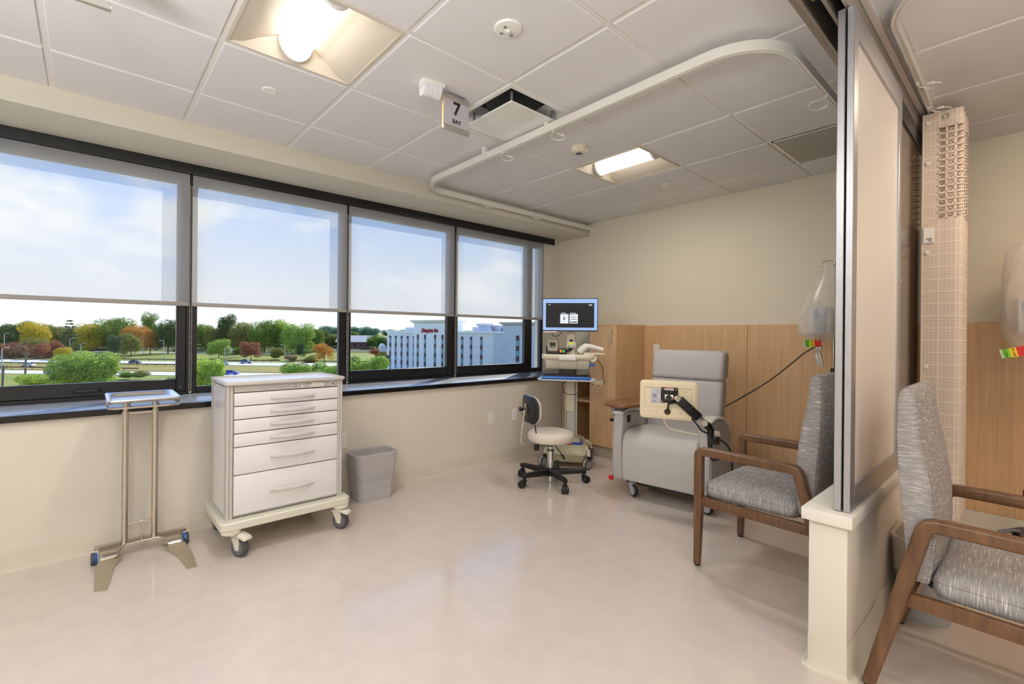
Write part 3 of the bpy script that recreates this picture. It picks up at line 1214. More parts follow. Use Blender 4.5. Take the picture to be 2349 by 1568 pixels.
# ---------------------------------------------------------------- upholstered wooden armchairs
def make_chair(label, loc, rz):
    t = thing('armchair', label, 'chair', loc, rz, 'grey upholstered wooden armchairs')
    rp = rrect(.045, .045, .010, 3)
    for s in (-1, 1):
        x = s * .2845
        # front leg, tapering to the foot
        def ring(y0, y1, z, w=.045):
            return [(x + a * w / .045, (y0 + y1) / 2 + c * (y1 - y0) / .045, z) for a, c in rp]
        b = MB()
        b.loft([ring(.455, .487, .012, .036), ring(.442, .487, .36), ring(.442, .487, .575)])
        b.build('leg', brown_m, t)
        b = MB()
        d = Vector((0, -.15, -.62))
        top = Vector((x, -.008, .585))
        r0 = top
        def rring(f, w, th):
            c = top + d * f
            c.z = top.z + d.z * f
            return [(x + a * w, c.y + q * th, c.z) for a, q in rp]
        f1 = (.585 - .012) / .62
        b.loft([rring(f1, .82, .86), rring(.45, 1, 1.06), rring(0, 1, 1.04), rring(-.035, .985, 1.0)])
        b.build('leg', brown_m, t)
        b = MB()
        pts = [(x, .4645, .575), (x, .4645, .594), (x, .4625, .606), (x, .455, .6145), (x, .442, .6185), (x, .42, .6195), (x, .2, .6195), (x, .045, .6195), (x, .022, .6180), (x, .006, .612), (x, -.002, .602), (x, -.008, .585)]
        b.sweep(pts, rp, up=(1, 0, 0))
        b.build('armrest', brown_m, t)
        MB().box(x - .013, x + .013, -.055, .445, .328, .376, .003, 2).build('side_rail', brown_m, t)
        b = MB()
        b.cyl((x, .471, 0), (x, .471, .0125), .015, n=12)
        b.cyl((x, -.146, 0), (x, -.146, .0125), .015, n=12)
        b.build('foot_glide', black_m, t)
    MB().box(-.265, .265, .425, .447, .328, .376, .003, 1).build('front_rail', brown_m, t)
    MB().box(-.265, .265, -.05, -.028, .328, .37, .003, 1).build('rear_rail', brown_m, t)
    # seat cushion: crowned, with an edge seam
    b = MB()
    rings = []
    W, y0, y1 = .528, .012, .452
    for z, ins in ((.372, .018), (.378, .006), (.40, .0), (.424, .001), (.4255, .0035), (.427, .001), (.445, .006), (.458, .022), (.466, .055), (.472, .11), (.475, .18)):
        rings.append([(px, (y0 + y1) / 2 + py, z) for px, py in rrect(W - 2 * ins, (y1 - y0) - 2 * ins, max(.012, .035 - ins * .1), 4)])
    b.loft(rings)
    b.build('seat', seat_fab, t, smooth=60)
    # backrest: shaped, narrow at the shoulder, lumbar swelling below
    prof = [(.405, -.036, -.006, .02), (.409, -.044, .004, .004), (.45, -.050, .010, 0), (.55, -.058, .018, 0), (.645, -.066, .016, 0), (.74, -.074, .006, 0), (.83, -.079, -.008, 0), (.90, -.081, -.022, 0),
            (.955, -.081, -.031, 0), (1.01, -.080, -.034, .0), (1.040, -.078, -.037, .003), (1.054, -.074, -.042, .008), (1.061, -.066, -.05, .016)]
    n = 8
    rings = []
    W = .512
    for z, yb, yf, ins in prof:
        w = W / 2 - ins
        ring = []
        bul = .012 if z < 1.035 else .004
        for k in range(n + 1):
            u = -1 + 2 * k / n
            ring.append((u * w, yf + bul * (1 - u * u), z))
        rr = .006
        ring += [(w + .002, yf - rr, z), (w + .003, (yf + yb) / 2, z), (w, yb + rr, z)]
        for k in range(n + 1):
            u = 1 - 2 * k / n
            ring.append((u * (w - .004), yb - .006 * (1 - u * u), z))
        ring += [(-w, yb + rr, z), (-w - .003, (yf + yb) / 2, z), (-w - .002, yf - rr, z)]
        rings.append(ring)
    b = MB()
    b.loft(rings)
    bk = b.build('backrest', back_fab, t, smooth=55)
    for s in (-1, 1):
        b = MB()
        for q in (2, 3):
            pass
        b.tube([(s * (W / 2 + .001 - ins), yf - .003, z) for z, yb, yf, ins in prof[1:-1]], .0026, 6)
        b.tube([(s * (W / 2 - .001 - ins), yb + .004, z) for z, yb, yf, ins in prof[1:-1]], .0026, 6)
        b.build('piping', back_fab, bk)
    b = MB()
    for s in (-1, 1):
        b.tube([(s * .15, .06, .366), (s * .15, .0, .372), (s * .15, -.03, .40), (s * .15, -.034, .46)], .012, 8)
    b.build('bracket', black_m, t)
    return t


C1 = make_chair('grey streaked fabric wooden armchair in the window bay facing the windows', (2.795, .722, 0), 0)
dup_tree(C1, (2.405, .238, 0), R(180), 'grey streaked fabric wooden armchair in the right bay, cut by the frame edge')

# ---------------------------------------------------------------- recliner
rec = thing('recliner', 'light grey medical recliner on casters with fold-down wooden side table', 'recliner', (3.2, 1.826, 0), R(98.6))
b = MB()
poly = [(-.0, .115), (.012, .25), (.008, .40), (-.012, .455), (-.05, .49), (-.12, .502), (-.3, .50), (-.52, .485), (-.52, .36), (-.10, .34), (-.085, .115)]
b.prism(poly, -.280, .280, 'x', .018, 3)
b.build('seat_cushion', recl_seat, rec, smooth=60)
for s in (1, -1):
    b = MB()
    poly = [(-.02, .115), (-.008, .40), (-.035, .615), (-.18, .632), (-.33, .612), (-.45, .565), (-.54, .50), (-.585, .36), (-.60, .12)]
    b.prism(poly, s * .288, s * .362, 'x', .008, 2)
    a = b.build('arm', recl_m, rec, smooth=50)
    b = MB()
    top = [(-.028, .617), (-.10, .630), (-.18, .635), (-.26, .627), (-.33, .615), (-.40, .590), (-.45, .568), (-.50, .535)]
    rings = []
    for y, z in top:
        rings.append([(s * .325 + px, y, z + .012 + pz) for px, pz in rrect(.084, .024, .009, 3)])
    b.loft(rings)
    b.build('arm_cap', pm('arm_cap_plastic', 'dedad6', .4), rec, smooth=50)
    MB().tube([(s * .366, -.03, .13), (s * .366, -.02, .40), (s * .366, -.045, .60)], .003, 6).build('piping', recl_m, a)
# back in two cushions, leaning back
def back_rings(z0, z1, zs, grow):
    rings = []
    for f, ins in zs:
        z = z0 + (z1 - z0) * f
        yc = -.555 - .17 * (z - .47) / .65
        rings.append([(px, yc + py, z) for px, py in rrect(.585 - 2 * ins, .15 + grow - 2 * ins, .035, 4)])
    return rings
E1 = ((0, .02), (.03, .006), (.1, 0), (.5, -.003), (.9, 0), (.97, .005), (1, .014))
b = MB()
b.loft(back_rings(.40, .882, E1, 0))
b.build('backrest', recl_m, rec, smooth=60)
b = MB()
b.loft(back_rings(.884, 1.118, ((0, .012), (.03, .004), (.12, 0), (.5, 0), (.8, 0), (.93, .01), (1, .035)), .014))
b.build('headrest', recl_m, rec, smooth=60)
MB().box(-.27, .27, -.56, -.06, .085, .118, .004, 1).build('base_frame', black_m, rec)
caster_grey = pm('caster_grey', 'a3a6aa', .4)


def caster(root, x, y, ang, r=.05, w=.022, fork=caster_grey, tyre=black_m, zt=.12, name='caster', twin=False, hubm=None):
    """Swivel caster: stem, fork and wheel; wheel centre trails the stem."""
    M = T4((x, y, 0)) @ RZ(ang)
    b = MB()
    b.cyl((0, 0, r * 1.9), (0, 0, zt), .011, n=12)
    b.cyl((0, 0, r * 1.9), (0, 0, r * 2.2), .022, n=14)
    b.bm.transform(M)
    c = b.build(name, black_m if twin else fork, root)
    b = MB()
    off = -.022
    if twin:
        b.prism([(off + r * 1.05 * math.cos(R(a)), r + r * 1.05 * math.sin(R(a))) for a in range(-20, 201, 20)] , -.006, .006, 'y')
    else:
        for s in (-1, 1):
            b.prism([(-.012 + off, r * .75), (off + .012, r * .75), (.02, r * 1.9), (.02, r * 2.15), (-.03, r * 2.15), (-.03 + off * .3, r * 1.5)], s * (w / 2 + .003), s * (w / 2 + .007), 'y')
        b.box(-.03, .02, -w / 2 - .007, w / 2 + .007, r * 2.02, r * 2.15)
    b.bm.transform(M)
    b.build('fork', fork, c)
    b = MB()
    segs = ((-w, -.007), (.007, w)) if twin else ((-w / 2, w / 2),)
    for y0, y1 in segs:
        ym = (y1 - y0) * .2
        n = 28
        pr = [(r - .004, y0), (r, y0 + ym), (r, y1 - ym), (r - .004, y1)]
        b.loft([[(off + q * math.cos(2 * math.pi * k / n), yy, r + q * math.sin(2 * math.pi * k / n)) for k in range(n)] for q, yy in pr])
    b.bm.transform(M)
    b.build('wheel', tyre, c)
    b = MB()
    for y0 in ((-w, w) if twin else (-w / 2, w / 2)):
        s = 1 if y0 > 0 else -1
        b.cyl((off, y0 - s * .001, r), (off, y0 + s * .0022, r), r * .72, n=20)
        b.cyl((off, y0 + s * .002, r), (off, y0 + s * .005, r), r * .2, n=12)
    b.bm.transform(M)
    b.build('hub', hubm or fork, c)
    return c


for x, y, a in ((.21, -.035, R(-35)), (-.325, -.03, R(-25)), (.24, -.50, R(20)), (-.24, -.50, R(60))):
    caster(rec, x, y, a, r=.048, w=.024)
# side table on the right arm
inv = rec.matrix_basis.inverted() if False else (T4((3.2, 1.826, 0)) @ RZ(R(98.6))).inverted()
def rl(x, y, z):
    v = inv @ Vector((x, y, z))
    return (v.x, v.y, v.z)
poly = [rl(x, y, 0)[:2] for x, y in ((3.075, 2.215), (3.12, 2.245), (3.312, 2.29), (3.48, 2.27), (3.495, 2.16), (3.235, 1.995), (3.10, 2.035), (3.062, 2.085))]
b = MB()
b.prism(poly, .684, .709, 'z', .008, 2)
b.build('side_table', brown_top, rec)
b = MB()
b.box(.372, .390, -.13, -.045, .60, .684, .003, 1)
b.box(.33, .43, -.15, -.02, .678, .685)
b.prism([(-.14, .684), (-.03, .684), (-.055, .62), (-.075, .59), (-.11, .59)], .392, .398, 'x')
b.box(.364, .372, -.12, -.06, .52, .66)
b.build('table_bracket', caster_grey, rec)
b = MB()
b.cyl((.395, -.085, .555), (.42, -.085, .555), .013, n=14)
b.build('release_knob', black_m, rec)
b = MB()
b.box(.281, .290, -.165, -.105, .545, .605, .004, 1)
b.box(.278, .282, -.142, -.128, .562, .588, .002, 1)
b.build('control_switch', black_m, rec)
pd = MB().tube([(.33, -.12, .14), (.365, -.08, .13), (.385, -.055, .105)], .008, 8).build('brake_pedal', black_m, rec)
b = MB().lathe([(.001, -.008), (.018, -.008), (.022, -.002), (.022, .003), (.017, .008), (.001, .009)], 20, T4((.392, -.045, .10)) @ RX(R(70)))
b.build('pedal_disc', red_m, pd)

# ---------------------------------------------------------------- tablet screen on an articulated arm clamped to the recliner
tab = thing('tablet_arm', 'cream tablet screen seen from behind on a black clamped arm', 'tablet', (3.10, 1.69, 0), R(-65.2))
zc = .788
b = MB()
rings = []
for y, w, h, r in ((.02, .352, .242, .018), (.018, .374, .262, .024), (.006, .382, .270, .026), (-.006, .380, .268, .026), (-.014, .352, .238, .020), (-.016, .336, .222, .016)):
    rings.append([(px, y, zc + pz) for px, pz in rrect(w, h, r, 5)])
b.loft(rings)
sh = b.build('shell', tablet_m, tab, smooth=50)
b = MB()
b.box(-.165, .165, .0195, .021, zc - .10, zc + .10)
b.build('screen', black_gloss, tab)
b = MB()
rect_frame(b, -.155, .152, zc - .052, zc + .085, .0012, .0012, .003, .0012, -.0172, -.0155, 0)
for x in (-.077, .082):
    b.cyl((x, -.0158, zc - .088), (x, -.0172, zc - .088), .004, n=10)
b.box(.105, .122, -.0172, -.0155, zc + .062, zc + .066)
b.build('shell_groove', pm('shell_shadow', 'a08d68', .6), sh)
b = MB().box(-.118, -.048, -.0178, -.0158, zc - .028, zc + .078)
lb_ = b.build('rating_label', paper_m, tab)
b = MB()
for k, (x0, x1, z) in enumerate(((-.105, -.075, .038), (-.105, -.075, .028), (-.105, -.075, .018), (-.105, -.082, -.012))):
    b.box(x0, x1, -.0184, -.0176, zc + z - .0018, zc + z + .0018)
b.build('barcode_print', ink_m, lb_)
b = MB()
for k in range(5):
    b.box(-.08, -.052 - .004 * (k % 3), -.0184, -.0176, zc + .072 - k * .006, zc + .0735 - k * .006)
for k in range(4):
    b.box(-.113, -.056 - .008 * (k % 2), -.0184, -.0176, zc + .004 - k * .008, zc + .0055 - k * .008)
b.build('small_print', pm('pale_ink', '8f8ea8', .6), lb_)
px, pz = .008, zc + .036
b = MB()
b.box(px - .056, px + .056, -.022, -.0165, pz - .054, pz + .054, .004, 1)
pl = b.build('mount_plate', black_m, tab)
b = MB()
for sx in (-1, 1):
    for sz in (-1, 1):
        b.cyl((px + sx * .047, -.0215, pz + sz * .045), (px + sx * .047, -.024, pz + sz * .045), .004, n=10)
b.build('plate_screw', steel_m, pl)
b = MB()
b.box(px - .032, px + .03, -.024, -.021, pz + .034, pz + .048)
b.build('warning_sticker', paper_m, pl)
MB().box(px - .032, px + .03, -.0248, -.0238, pz + .048, pz + .053).build('sticker_stripe', orange_m, pl)
b = MB()
b.cyl((px, -.022, pz), (px, -.045, pz), .036, n=24)
b.cyl((px + .0, -.045, pz - .012), (px + .0, -.07, pz - .012), .020, n=16)
b.build('swivel', black_gloss, tab)
MB().box(px - .028, px + .03, -.066, -.042, pz - .024, pz + .008, .004, 2).build('knuckle', chrome_m, tab)
iv_ = (T4((3.10, 1.69, 0)) @ RZ(R(-65.2))).inverted()
def tl(x, y, z):
    return iv_ @ Vector((x, y, z))
A = Vector((px + .045, -.062, pz - .004))
Bp = tl(3.19, 1.475, .648)
d = (Bp - A).normalized()
sd = d.cross(Vector((0, 1, 0))).normalized()
up = sd.cross(d)
def arm_ring(p, w, h):
    return [p + sd * a + up * c for a, c in rrect(w, h, min(w, h) * .18, 3)]
b = MB()
b.loft([arm_ring(A + d * .03, .056, .040), arm_ring(A + d * .035, .060, .044), arm_ring(A + d * .118, .060, .044), arm_ring(A + d * .12, .064, .048), arm_ring(A + d * .124, .064, .048), arm_ring(A + d * .126, .060, .044), arm_ring(Bp - d * .055, .060, .044), arm_ring(Bp - d * .05, .054, .040)])
ar = b.build('lift_arm', black_m, tab)
b = MB()
b.loft([arm_ring(A - d * .005, .036, .030), arm_ring(A + d * .04, .038, .034)])
b.loft([arm_ring(Bp - d * .06, .040, .034), arm_ring(Bp + d * .01, .036, .030)])
b.build('arm_joint', steel_m, ar)
b = MB()
q = Vector((0, -1, 0))
b.cyl(Bp + q * .012, Bp + q * .026, .021, n=20)
b.cyl(A + q * .012, A + q * .022, .008, n=12)
b.build('joint_cover', steel_m, ar)
E2 = tl(3.235, 1.452, .60)
b = MB()
b.loft([arm_ring(Bp - d * .002, .04, .026), arm_ring(Bp + d * .035, .05, .03), [E2 + Vector((a, c, .0)) for a, c in rrect(.045, .04, .008, 3)]])
b.cyl(E2 + Vector((0, 0, .005)), E2 - Vector((0, 0, .05)), .022, n=16)
b.build('elbow', black_gloss, tab)
K = tl(3.262, 1.438, .575)
MB().box(K.x - .035, K.x + .035, K.y - .02, K.y + .02, K.z - .02, K.z + .022, .003, 1).build('clamp_block', steel_m, tab)
b = MB()
b.box(K.x - .034, K.x + .03, K.y - .018, K.y + .018, K.z - .075, K.z - .018, .006, 2)
b.loft([[(K.x - .028 + a, K.y - .004 + c, z) for a, c in rrect(w, w * .8, w * .3, 3)] for z, w in ((K.z - .03, .034), (K.z - .09, .03), (K.z - .12, .014))])
b.tube([(K.x - .024, K.y, K.z - .09), (K.x - .02, K.y - .005, K.z - .17), (K.x - .012, K.y - .01, K.z - .185), (K.x + .03, K.y - .02, K.z - .17)], .008, 8)
b.build('clamp', black_gloss, tab)
b = MB()
b.tube(smooth_path([A + d * .03 + Vector((-.02, -.004, -.02)), (px + .015, -.045, pz - .05), (px - .005, -.04, pz - .065), (px - .007, -.03, pz - .10), (px - .015, -.015, pz - .118)], 5), .0065, 8)
b.tube(smooth_path([A + d * .17 + Vector((-.02, -.01, -.03)), A + d * .21 + Vector((-.012, -.012, -.045)), Bp + Vector((-.02, -.01, -.05)), E2 + Vector((-.03, -.02, -.02)), K + Vector((-.02, -.02, 0))], 5), .0055, 8)
b.tube(smooth_path([K + Vector((.03, 0, -.04)), K + Vector((.07, .01, -.07)), K + Vector((.10, .02, -.12)), K + Vector((.11, .02, -.17)), K + Vector((.11, .03, -.25))], 5), .0065, 8)
b.build('cable', black_m, tab)
b = MB()
b.cyl((px - .012, -.017, pz - .118), (px - .012, -.012, pz - .118), .022, n=18)
b.build('cable_port', pm('port_shadow', '4a3a28', .6), sh)
b = MB()
b.tube(smooth_path([(-.03, .0, zc - .13), (-.02, .005, zc - .165), (.005, .02, zc - .20), (.03, .03, zc - .212), (.12, .05, zc - .228), (.20, .06, zc - .24)], 5), .004, 8)
b.build('power_lead', tablet_m, tab)

# ---------------------------------------------------------------- drawer cart
X0, X1, Yf, Yb = .580, 1.241, 2.90, 3.30
cart = thing('drawer_cart', 'white medical drawer cart with six drawers on swivel casters', 'cart', ((X0 + X1) / 2, Yf, 0))
cx = (X0 + X1) / 2
w = (X1 - X0) / 2
D = Yb - Yf
b = MB()
b.box(-w + .006, w - .006, .022, D - .004, .20, .925)
b.build('body', cart_white, cart)
for s in (-1, 1):
    MB().box(s * (w - .004), s * (w + .001), .05, D - .06, .215, .90, .001, 1).build('side_panel', cart_white, cart)
for s in (-1, 1):
    b = MB()
    for k in (0, 1):
        xx = s * (w - .008 - k * .017)
        b.cyl((xx, .012, .195), (xx, .012, .937), .0095, n=14)
    b.box(s * (w - .034), s * (w - .0), .010, .024, .195, .937)
    b.box(s * (w - .012), s * (w + .002), .024, .05, .195, .937)
    b.build('corner_post', cart_grey, cart)
    MB().box(s * (w - .012), s * (w + .002), D - .055, D + .002, .195, .937, .003, 1).build('corner_post', cart_grey, cart)
b = MB()
rings = []
for z, g in ((.937, -.008), (.942, 0), (.956, 0), (.960, -.003)):
    rings.append([(px, D / 2 + .002 + py, z) for px, py in rrect(2 * w + .022 + 2 * g, D + .03 + 2 * g, .016, 3)])
rings.append([(px, D / 2 + .002 + py, .960) for px, py in rrect(2 * w - .004, D + .004, .010, 3)])
rings.append([(px, D / 2 + .002 + py, .951) for px, py in rrect(2 * w - .014, D - .006, .008, 3)])
b.loft(rings, caps=False)
tp = b.build('top_rim', cart_grey, cart)
b = MB()
b.prism(rrect(2 * w - .0145, D - .0065, .008, 3, 0, D / 2 + .002), .938, .9512, 'z')
b.build('top_tray', pm('cart_top', 'eeeef0', .25), cart)
dw = w - .036
cp = MB().box(-dw, dw, .008, .024, .899, .936).build('control_panel', cart_grey, cart)
MB().box(.0385, .0405, .007, .009, .899, .936).build('panel_joint', rubber_m, cp)
kp = MB().box(.068, .222, -.001, .010, .902, .934, .003, 1).build('keypad', cart_cream, cart)
b = MB()
for k in range(4):
    b.cyl((.083 + k * .0135, -.0003, .925), (.083 + k * .0135, -.0022, .925), .0045, n=10)
b.build('round_button', pm('key_dark', '4c4a48', .4), kp)
b = MB()
for k in range(5):
    for z in (.925, .911):
        b.cyl((.146 + k * .0135, -.0003, z), (.146 + k * .0135, -.0018, z), .0022, n=8)
b.build('small_key', pm('key_pale', 'a9a69c', .4), kp)
b = MB()
for z in (.925, .911):
    b.cyl((.213, -.0003, z), (.213, -.0022, z), .0042, n=10)
b.box(.08, .10, -.0012, -.0004, .909, .913)
b.box(.108, .126, -.0012, -.0004, .909, .913)
b.build('blue_key', pm('key_blue', '4767b5', .4), kp)
b = MB().cyl((.104, -.0002, .911), (.104, -.0014, .911), .0035, n=8)
b.build('red_mark', red_m, kp)
lk = MB().cyl((.262, .009, .920), (.262, .002, .920), .017, n=20).build('lock_bezel', cart_white, cart)
b = MB().cyl((.262, .003, .920), (.262, -.004, .920), .010, n=16)
b.build('key_lock', steel_m, lk)
zs = [.896, .821, .746, .668, .592, .436, .212]
for k in range(6):
    d_ = MB().box(-dw, dw, -.001, .020, zs[k + 1] + .003, zs[k] - .002, .0025, 2).build('drawer', cart_white, cart)
    zm = zs[k] - (.038 if k < 4 else .075 if k == 4 else .115)
    b = MB()
    hx, n = .127, 12
    rings = []
    for q in range(n + 1):
        u = -1 + 2 * q / n
        yy = -.006 - .022 * (1 - u * u)
        hh = .0075 + .0035 * (1 - abs(u))
        rings.append([(.02 + u * hx, yy + c * (.006 + .002 * (1 - u * u)), zm + a * hh) for a, c in ((-1, -.4), (-.6, -1), (.6, -1), (1, -.4), (1, .4), (.6, 1), (-.6, 1), (-1, .4))])
    b.loft(rings)
    b.cyl((.02 - hx + .006, -.006, zm), (.02 - hx + .006, 0, zm), .007, n=8)
    b.cyl((.02 + hx - .006, -.006, zm), (.02 + hx - .006, 0, zm), .007, n=8)
    b.build('handle', pm('handle_cream', 'c9c6c2', .4), d_)
# dark gaps behind the drawer fronts
MB().box(-dw + .002, dw - .002, .012, .021, .213, .90).build('drawer_gap', black_m, cart)
b = MB()
rings = []
for z, g, r_ in ((.150, -.006, .03), (.155, 0, .034), (.190, .0, .034), (.196, -.006, .03)):
    rings.append([(px, D / 2 - .003 + py, z) for px, py in rrect(2 * w + .074 + 2 * g, D + .10 + 2 * g, r_, 4)])
b.loft(rings)
bs = b.build('base_bumper', cart_cream, cart)
for sx in (-1, 1):
    for sy in (0, 1):
        MB().cyl((sx * (w - .02), -.02 + sy * (D + .036), .135), (sx * (w - .02), -.02 + sy * (D + .036), .152), .05, n=20).build('corner_pad', cart_cream, bs)
for x, y, a in ((-.278, -.022, R(118)), (.298, -.012, R(125)), (-.285, D + .01, R(-80)), (.275, D + .01, R(-80))):
    c = caster(cart, x, y, a, r=.0525, w=.032, fork=cart_cream, tyre=rubber_m, zt=.152, hubm=pm('hub_dark', '66666a', .5))
    b = MB()
    b.prism([(.03, .120), (-.02, .132), (-.075, .118), (-.085, .10), (-.075, .098), (-.02, .112), (.03, .105)], -.028, .028, 'y', .004, 1)
    b.bm.transform(T4((x, y, 0)) @ RZ(a))
    b.build('brake_hood', cart_cream, c)

# ---------------------------------------------------------------- instrument stand (steel tray on two posts)
may = thing('instrument_stand', 'stainless steel instrument stand with tray on twin posts, blue wheels', 'instrument stand', (.2335, 3.27, 0))
ox, oy = .2335, 3.27
b = MB()
rings = []
cx_, cy_ = .229 - ox, 3.225 - oy
TW, TD = .312, .418
for g, z in ((-.012, .868), (-.002, .874), (.004, .880), (.002, .885), (-.006, .885), (-.016, .879), (-.020, .872), (-.026, .866)):
    rings.append([(cx_ + px, cy_ + py, z) for px, py in rrect(TW + 2 * g, TD + 2 * g, .03, 4)])
b.loft(rings, caps=False)
f = b.bm.faces.new([b.bm.verts.new((cx_ + px, cy_ + py, .866)) for px, py in rrect(TW - .052, TD - .052, .03, 4)])
b.build('tray', pm('tray_steel', 'd4d2d0', .24, 1.0), may, smooth=60)
b = MB()
pts = []
for px, py in rrect(TW - .006, TD - .03, .05, 5):
    pts.append((cx_ + px, cy_ + py, .842 if py < .12 else .842))
b.tube(pts, .0055, 8, closed=True)
for sx in (-1, 1):
    b.tube([(cx_ + sx * (TW / 2 - .003), cy_ - .1, .842), (cx_ + sx * (TW / 2 - .003), cy_ - .14, .86), (cx_ + sx * (TW / 2 - .003), cy_ - .15, .87)], .005, 8)
    b.tube([(cx_ + sx * .06, cy_ - .19, .842), (cx_ + sx * .062, .02, .843), (cx_ + sx * .06, cy_ + .19, .842)], .005, 8)
b.box(cx_ - .09, cx_ + .09, .005, .035, .838, .846)
b.build('tray_frame', steel_m, may)
for x in (.158 - ox, .2925 - ox):
    b = MB()
    b.cyl((x, .02, .785), (x, .02, .842), .0125, n=18)
    b.build('inner_post', steel_m, may)
    b = MB()
    b.cyl((x, .02, .06), (x, .02, .782), .0155, n=20)
    b.cyl((x, .02, .776), (x, .02, .79), .0175, n=20)
    b.cyl((x, .02, .072), (x, .02, .08), .019, n=20)
    b.build('post', steel_m, may)
b = MB()
b.box(.158 - ox, .2925 - ox, .018, .022, .775, .785)
b.box(.158 - ox, .2925 - ox, .016, .024, .15, .17, .002, 1)
b.build('cross_bar', steel_m, may)
b = MB()
b.box(-.205, .212, -.004, .034, .062, .076, .003, 1)
b.cyl((.235 - ox, -.0, .07), (.235 - ox, -.0, .095), .005, n=10)
b.build('base_beam', steel_m, may)
b = MB()
# folded front apron, raised in the middle
n = 20
top, bot, bot2 = [], [], []
for k in range(n + 1):
    u = -1 + 2 * k / n
    x = .0035 + u * .19
    rise = min(1, max(0, (.62 - abs(u)) / .2))
    rise = rise * rise * (3 - 2 * rise)
    top.append((x, -.004, .076))
    bot.append((x, -.075 + .055 * rise, .034 + .034 * rise))
    bot2.append((x, -.077 + .055 * rise, .030 + .034 * rise))
b.loft([top, bot, bot2], False, closed=False)
o = b.build('apron', steel_m, may)
sm = o.modifiers.new('thickness', 'SOLIDIFY')
sm.thickness = .003
foot_m = pm('brushed_foot', 'd0c7b6', .32, 1.0)
for px in ([(.026, 2.90), (.073, 2.878), (.092, 2.99), (.106, 3.127), (.15, 3.205), (.05, 3.205), (.033, 3.12)], [(.32, 3.205), (.425, 3.205), (.441, 3.14), (.447, 3.02), (.441, 2.871), (.397, 2.872), (.381, 3.04), (.362, 3.13)]):
    b = MB()
    poly = [(x - ox, y - oy) for x, y in px]
    t_ = MB()
    t_.prism(poly, .001, .005, 'z')
    for v in t_.bm.verts:
        f = max(0, min(1, (v.co.y - (3.09 - oy)) / .11))
        v.co.z += .028 * f * f
    b.merge(t_.bm)
    b.build('foot', foot_m, may)
for s in (-1, 1):
    x = -.205 if s < 0 else .207
    c = MB()
    n = 24
    pr = [(.012, 0), (.026, .002), (.03, .008), (.03, .020), (.026, .026)]
    c.loft([[(x + s * (.012 - yy), -.03 + q * math.cos(2 * math.pi * k / n), .031 + q * math.sin(2 * math.pi * k / n)) for k in range(n)] for q, yy in pr])
    wv = c.build('wheel', pm('blue_wheel', '1b5fc0', .35), may)
    b = MB()
    b.loft([[(x + s * (.013 - yy), -.03 + q * math.cos(2 * math.pi * k / n), .031 + q * math.sin(2 * math.pi * k / n)) for k in range(n)] for q, yy in ((.027, .0), (.031, .004), (.031, .016), (.027, .02))], False)
    b.build('tyre', rubber_m, wv)

# ---------------------------------------------------------------- wastebaskets
def bin_thing(label, loc, rz, film, hem, wh=(.335, .225)):
    t = thing('wastebasket', label, 'wastebasket', loc, rz, None)
    w, d = wh
    H = .348
    lev = [(.0, .80), (.006, .815), (.33, .985), (.334, 1.0), (H, 1.005), (H + .002, .995), (H, .975), (.33, .965), (.02, .79)]
    b = MB()
    b.loft([[(px, py, z) for px, py in rrect(w * s_, d * s_ if s_ > .9 else d * (s_ + .02), .045, 5)] for z, s_ in lev])
    b.build('bucket', grey_bin, t, smooth=50)
    r2 = random.Random(3)
    rings = []
    N_ = 8
    for k in range(10):
        f = k / 9
        ring = []
        pts = rrect(w * (1.012 - .0 * f), d * 1.012, .05, N_)
        m = len(pts)
        for q, (px, py) in enumerate(pts):
            a = q / m * 2 * math.pi
            zb = hem(a)
            z = (H + .006) + (zb - (H + .006)) * f
            s_ = (.80 + .2 * z / .334) * 1.012 + .02
            wob = .010 * noise.noise(Vector((q * .45, z * 12, 5))) * min(1, f * 2)
            ring.append((px * s_ * (1 + wob * 3), py * s_ * (1 + wob * 3), z + .004 * math.sin(q * 1.7)))
        rings.append(ring)
    inner = [[(px * .96, py * .95, H + .004) for px, py in rrect(w, d, .05, N_)]]
    inn2 = [[(px * (.9 + .03 * math.sin(k * 2.1)), py * (.9 + .03 * math.sin(k * 1.7)), .16) for k, (px, py) in enumerate(rrect(w, d, .05, N_))]]
    inn3 = [[(px * .74, py * .74, .03) for k, (px, py) in enumerate(rrect(w, d, .05, N_))]]
    b = MB()
    b.loft(inn3 + inn2 + inner + rings, caps=False)
    b.build('liner', film, t, smooth=60)
    return t


bin_thing('grey wastebasket with clear plastic liner on the floor beside the drawer cart', (1.632, 3.272, 0), 0, liner_m, lambda a: .085 + .055 * math.cos(a - 2.6) + .02 * math.sin(3 * a))
bin_thing('grey wastebasket with pale liner behind the right bay armchair', (2.893, .322, 0), 0, liner2_m, lambda a: .20 + .012 * math.sin(3 * a), (.30, .205))

# ---------------------------------------------------------------- task stool
st = thing('task_stool', 'cream round task stool with small backrest on black five-star base', 'stool', (2.955, 2.66, 0), 0)
b = MB()
b.lathe([(.10, .345), (.165, .347), (.184, .354), (.193, .37), (.195, .392), (.191, .412), (.178, .428), (.14, .438), (.07, .442), (.001, .443)], 48)
b.build('seat', stool_m, st, smooth=60)
b = MB()
b.prism(rrect(.20, .16, .02, 3), .325, .346, 'z', .003, 1)
b.box(-.16, .02, -.025, .025, .312, .33, .004, 1, M=RZ(R(156)))
b.build('seat_mechanism', black_m, st)
b = MB()
b.cyl((0, 0, .03), (0, 0, .255), .026, n=24)
b.cyl((0, 0, .255), (0, 0, .268), .0285, n=24)
b.cyl((0, 0, .26), (0, 0, .33), .015, n=20)
b.build('gas_column', chrome_m, st)
MB().cyl((0, 0, .268), (0, 0, .274), .029, n=24).build('column_collar', black_m, st)
MB().cyl((0, 0, .005), (0, 0, .04), .017, n=16).build('column_end', chrome_m, st)
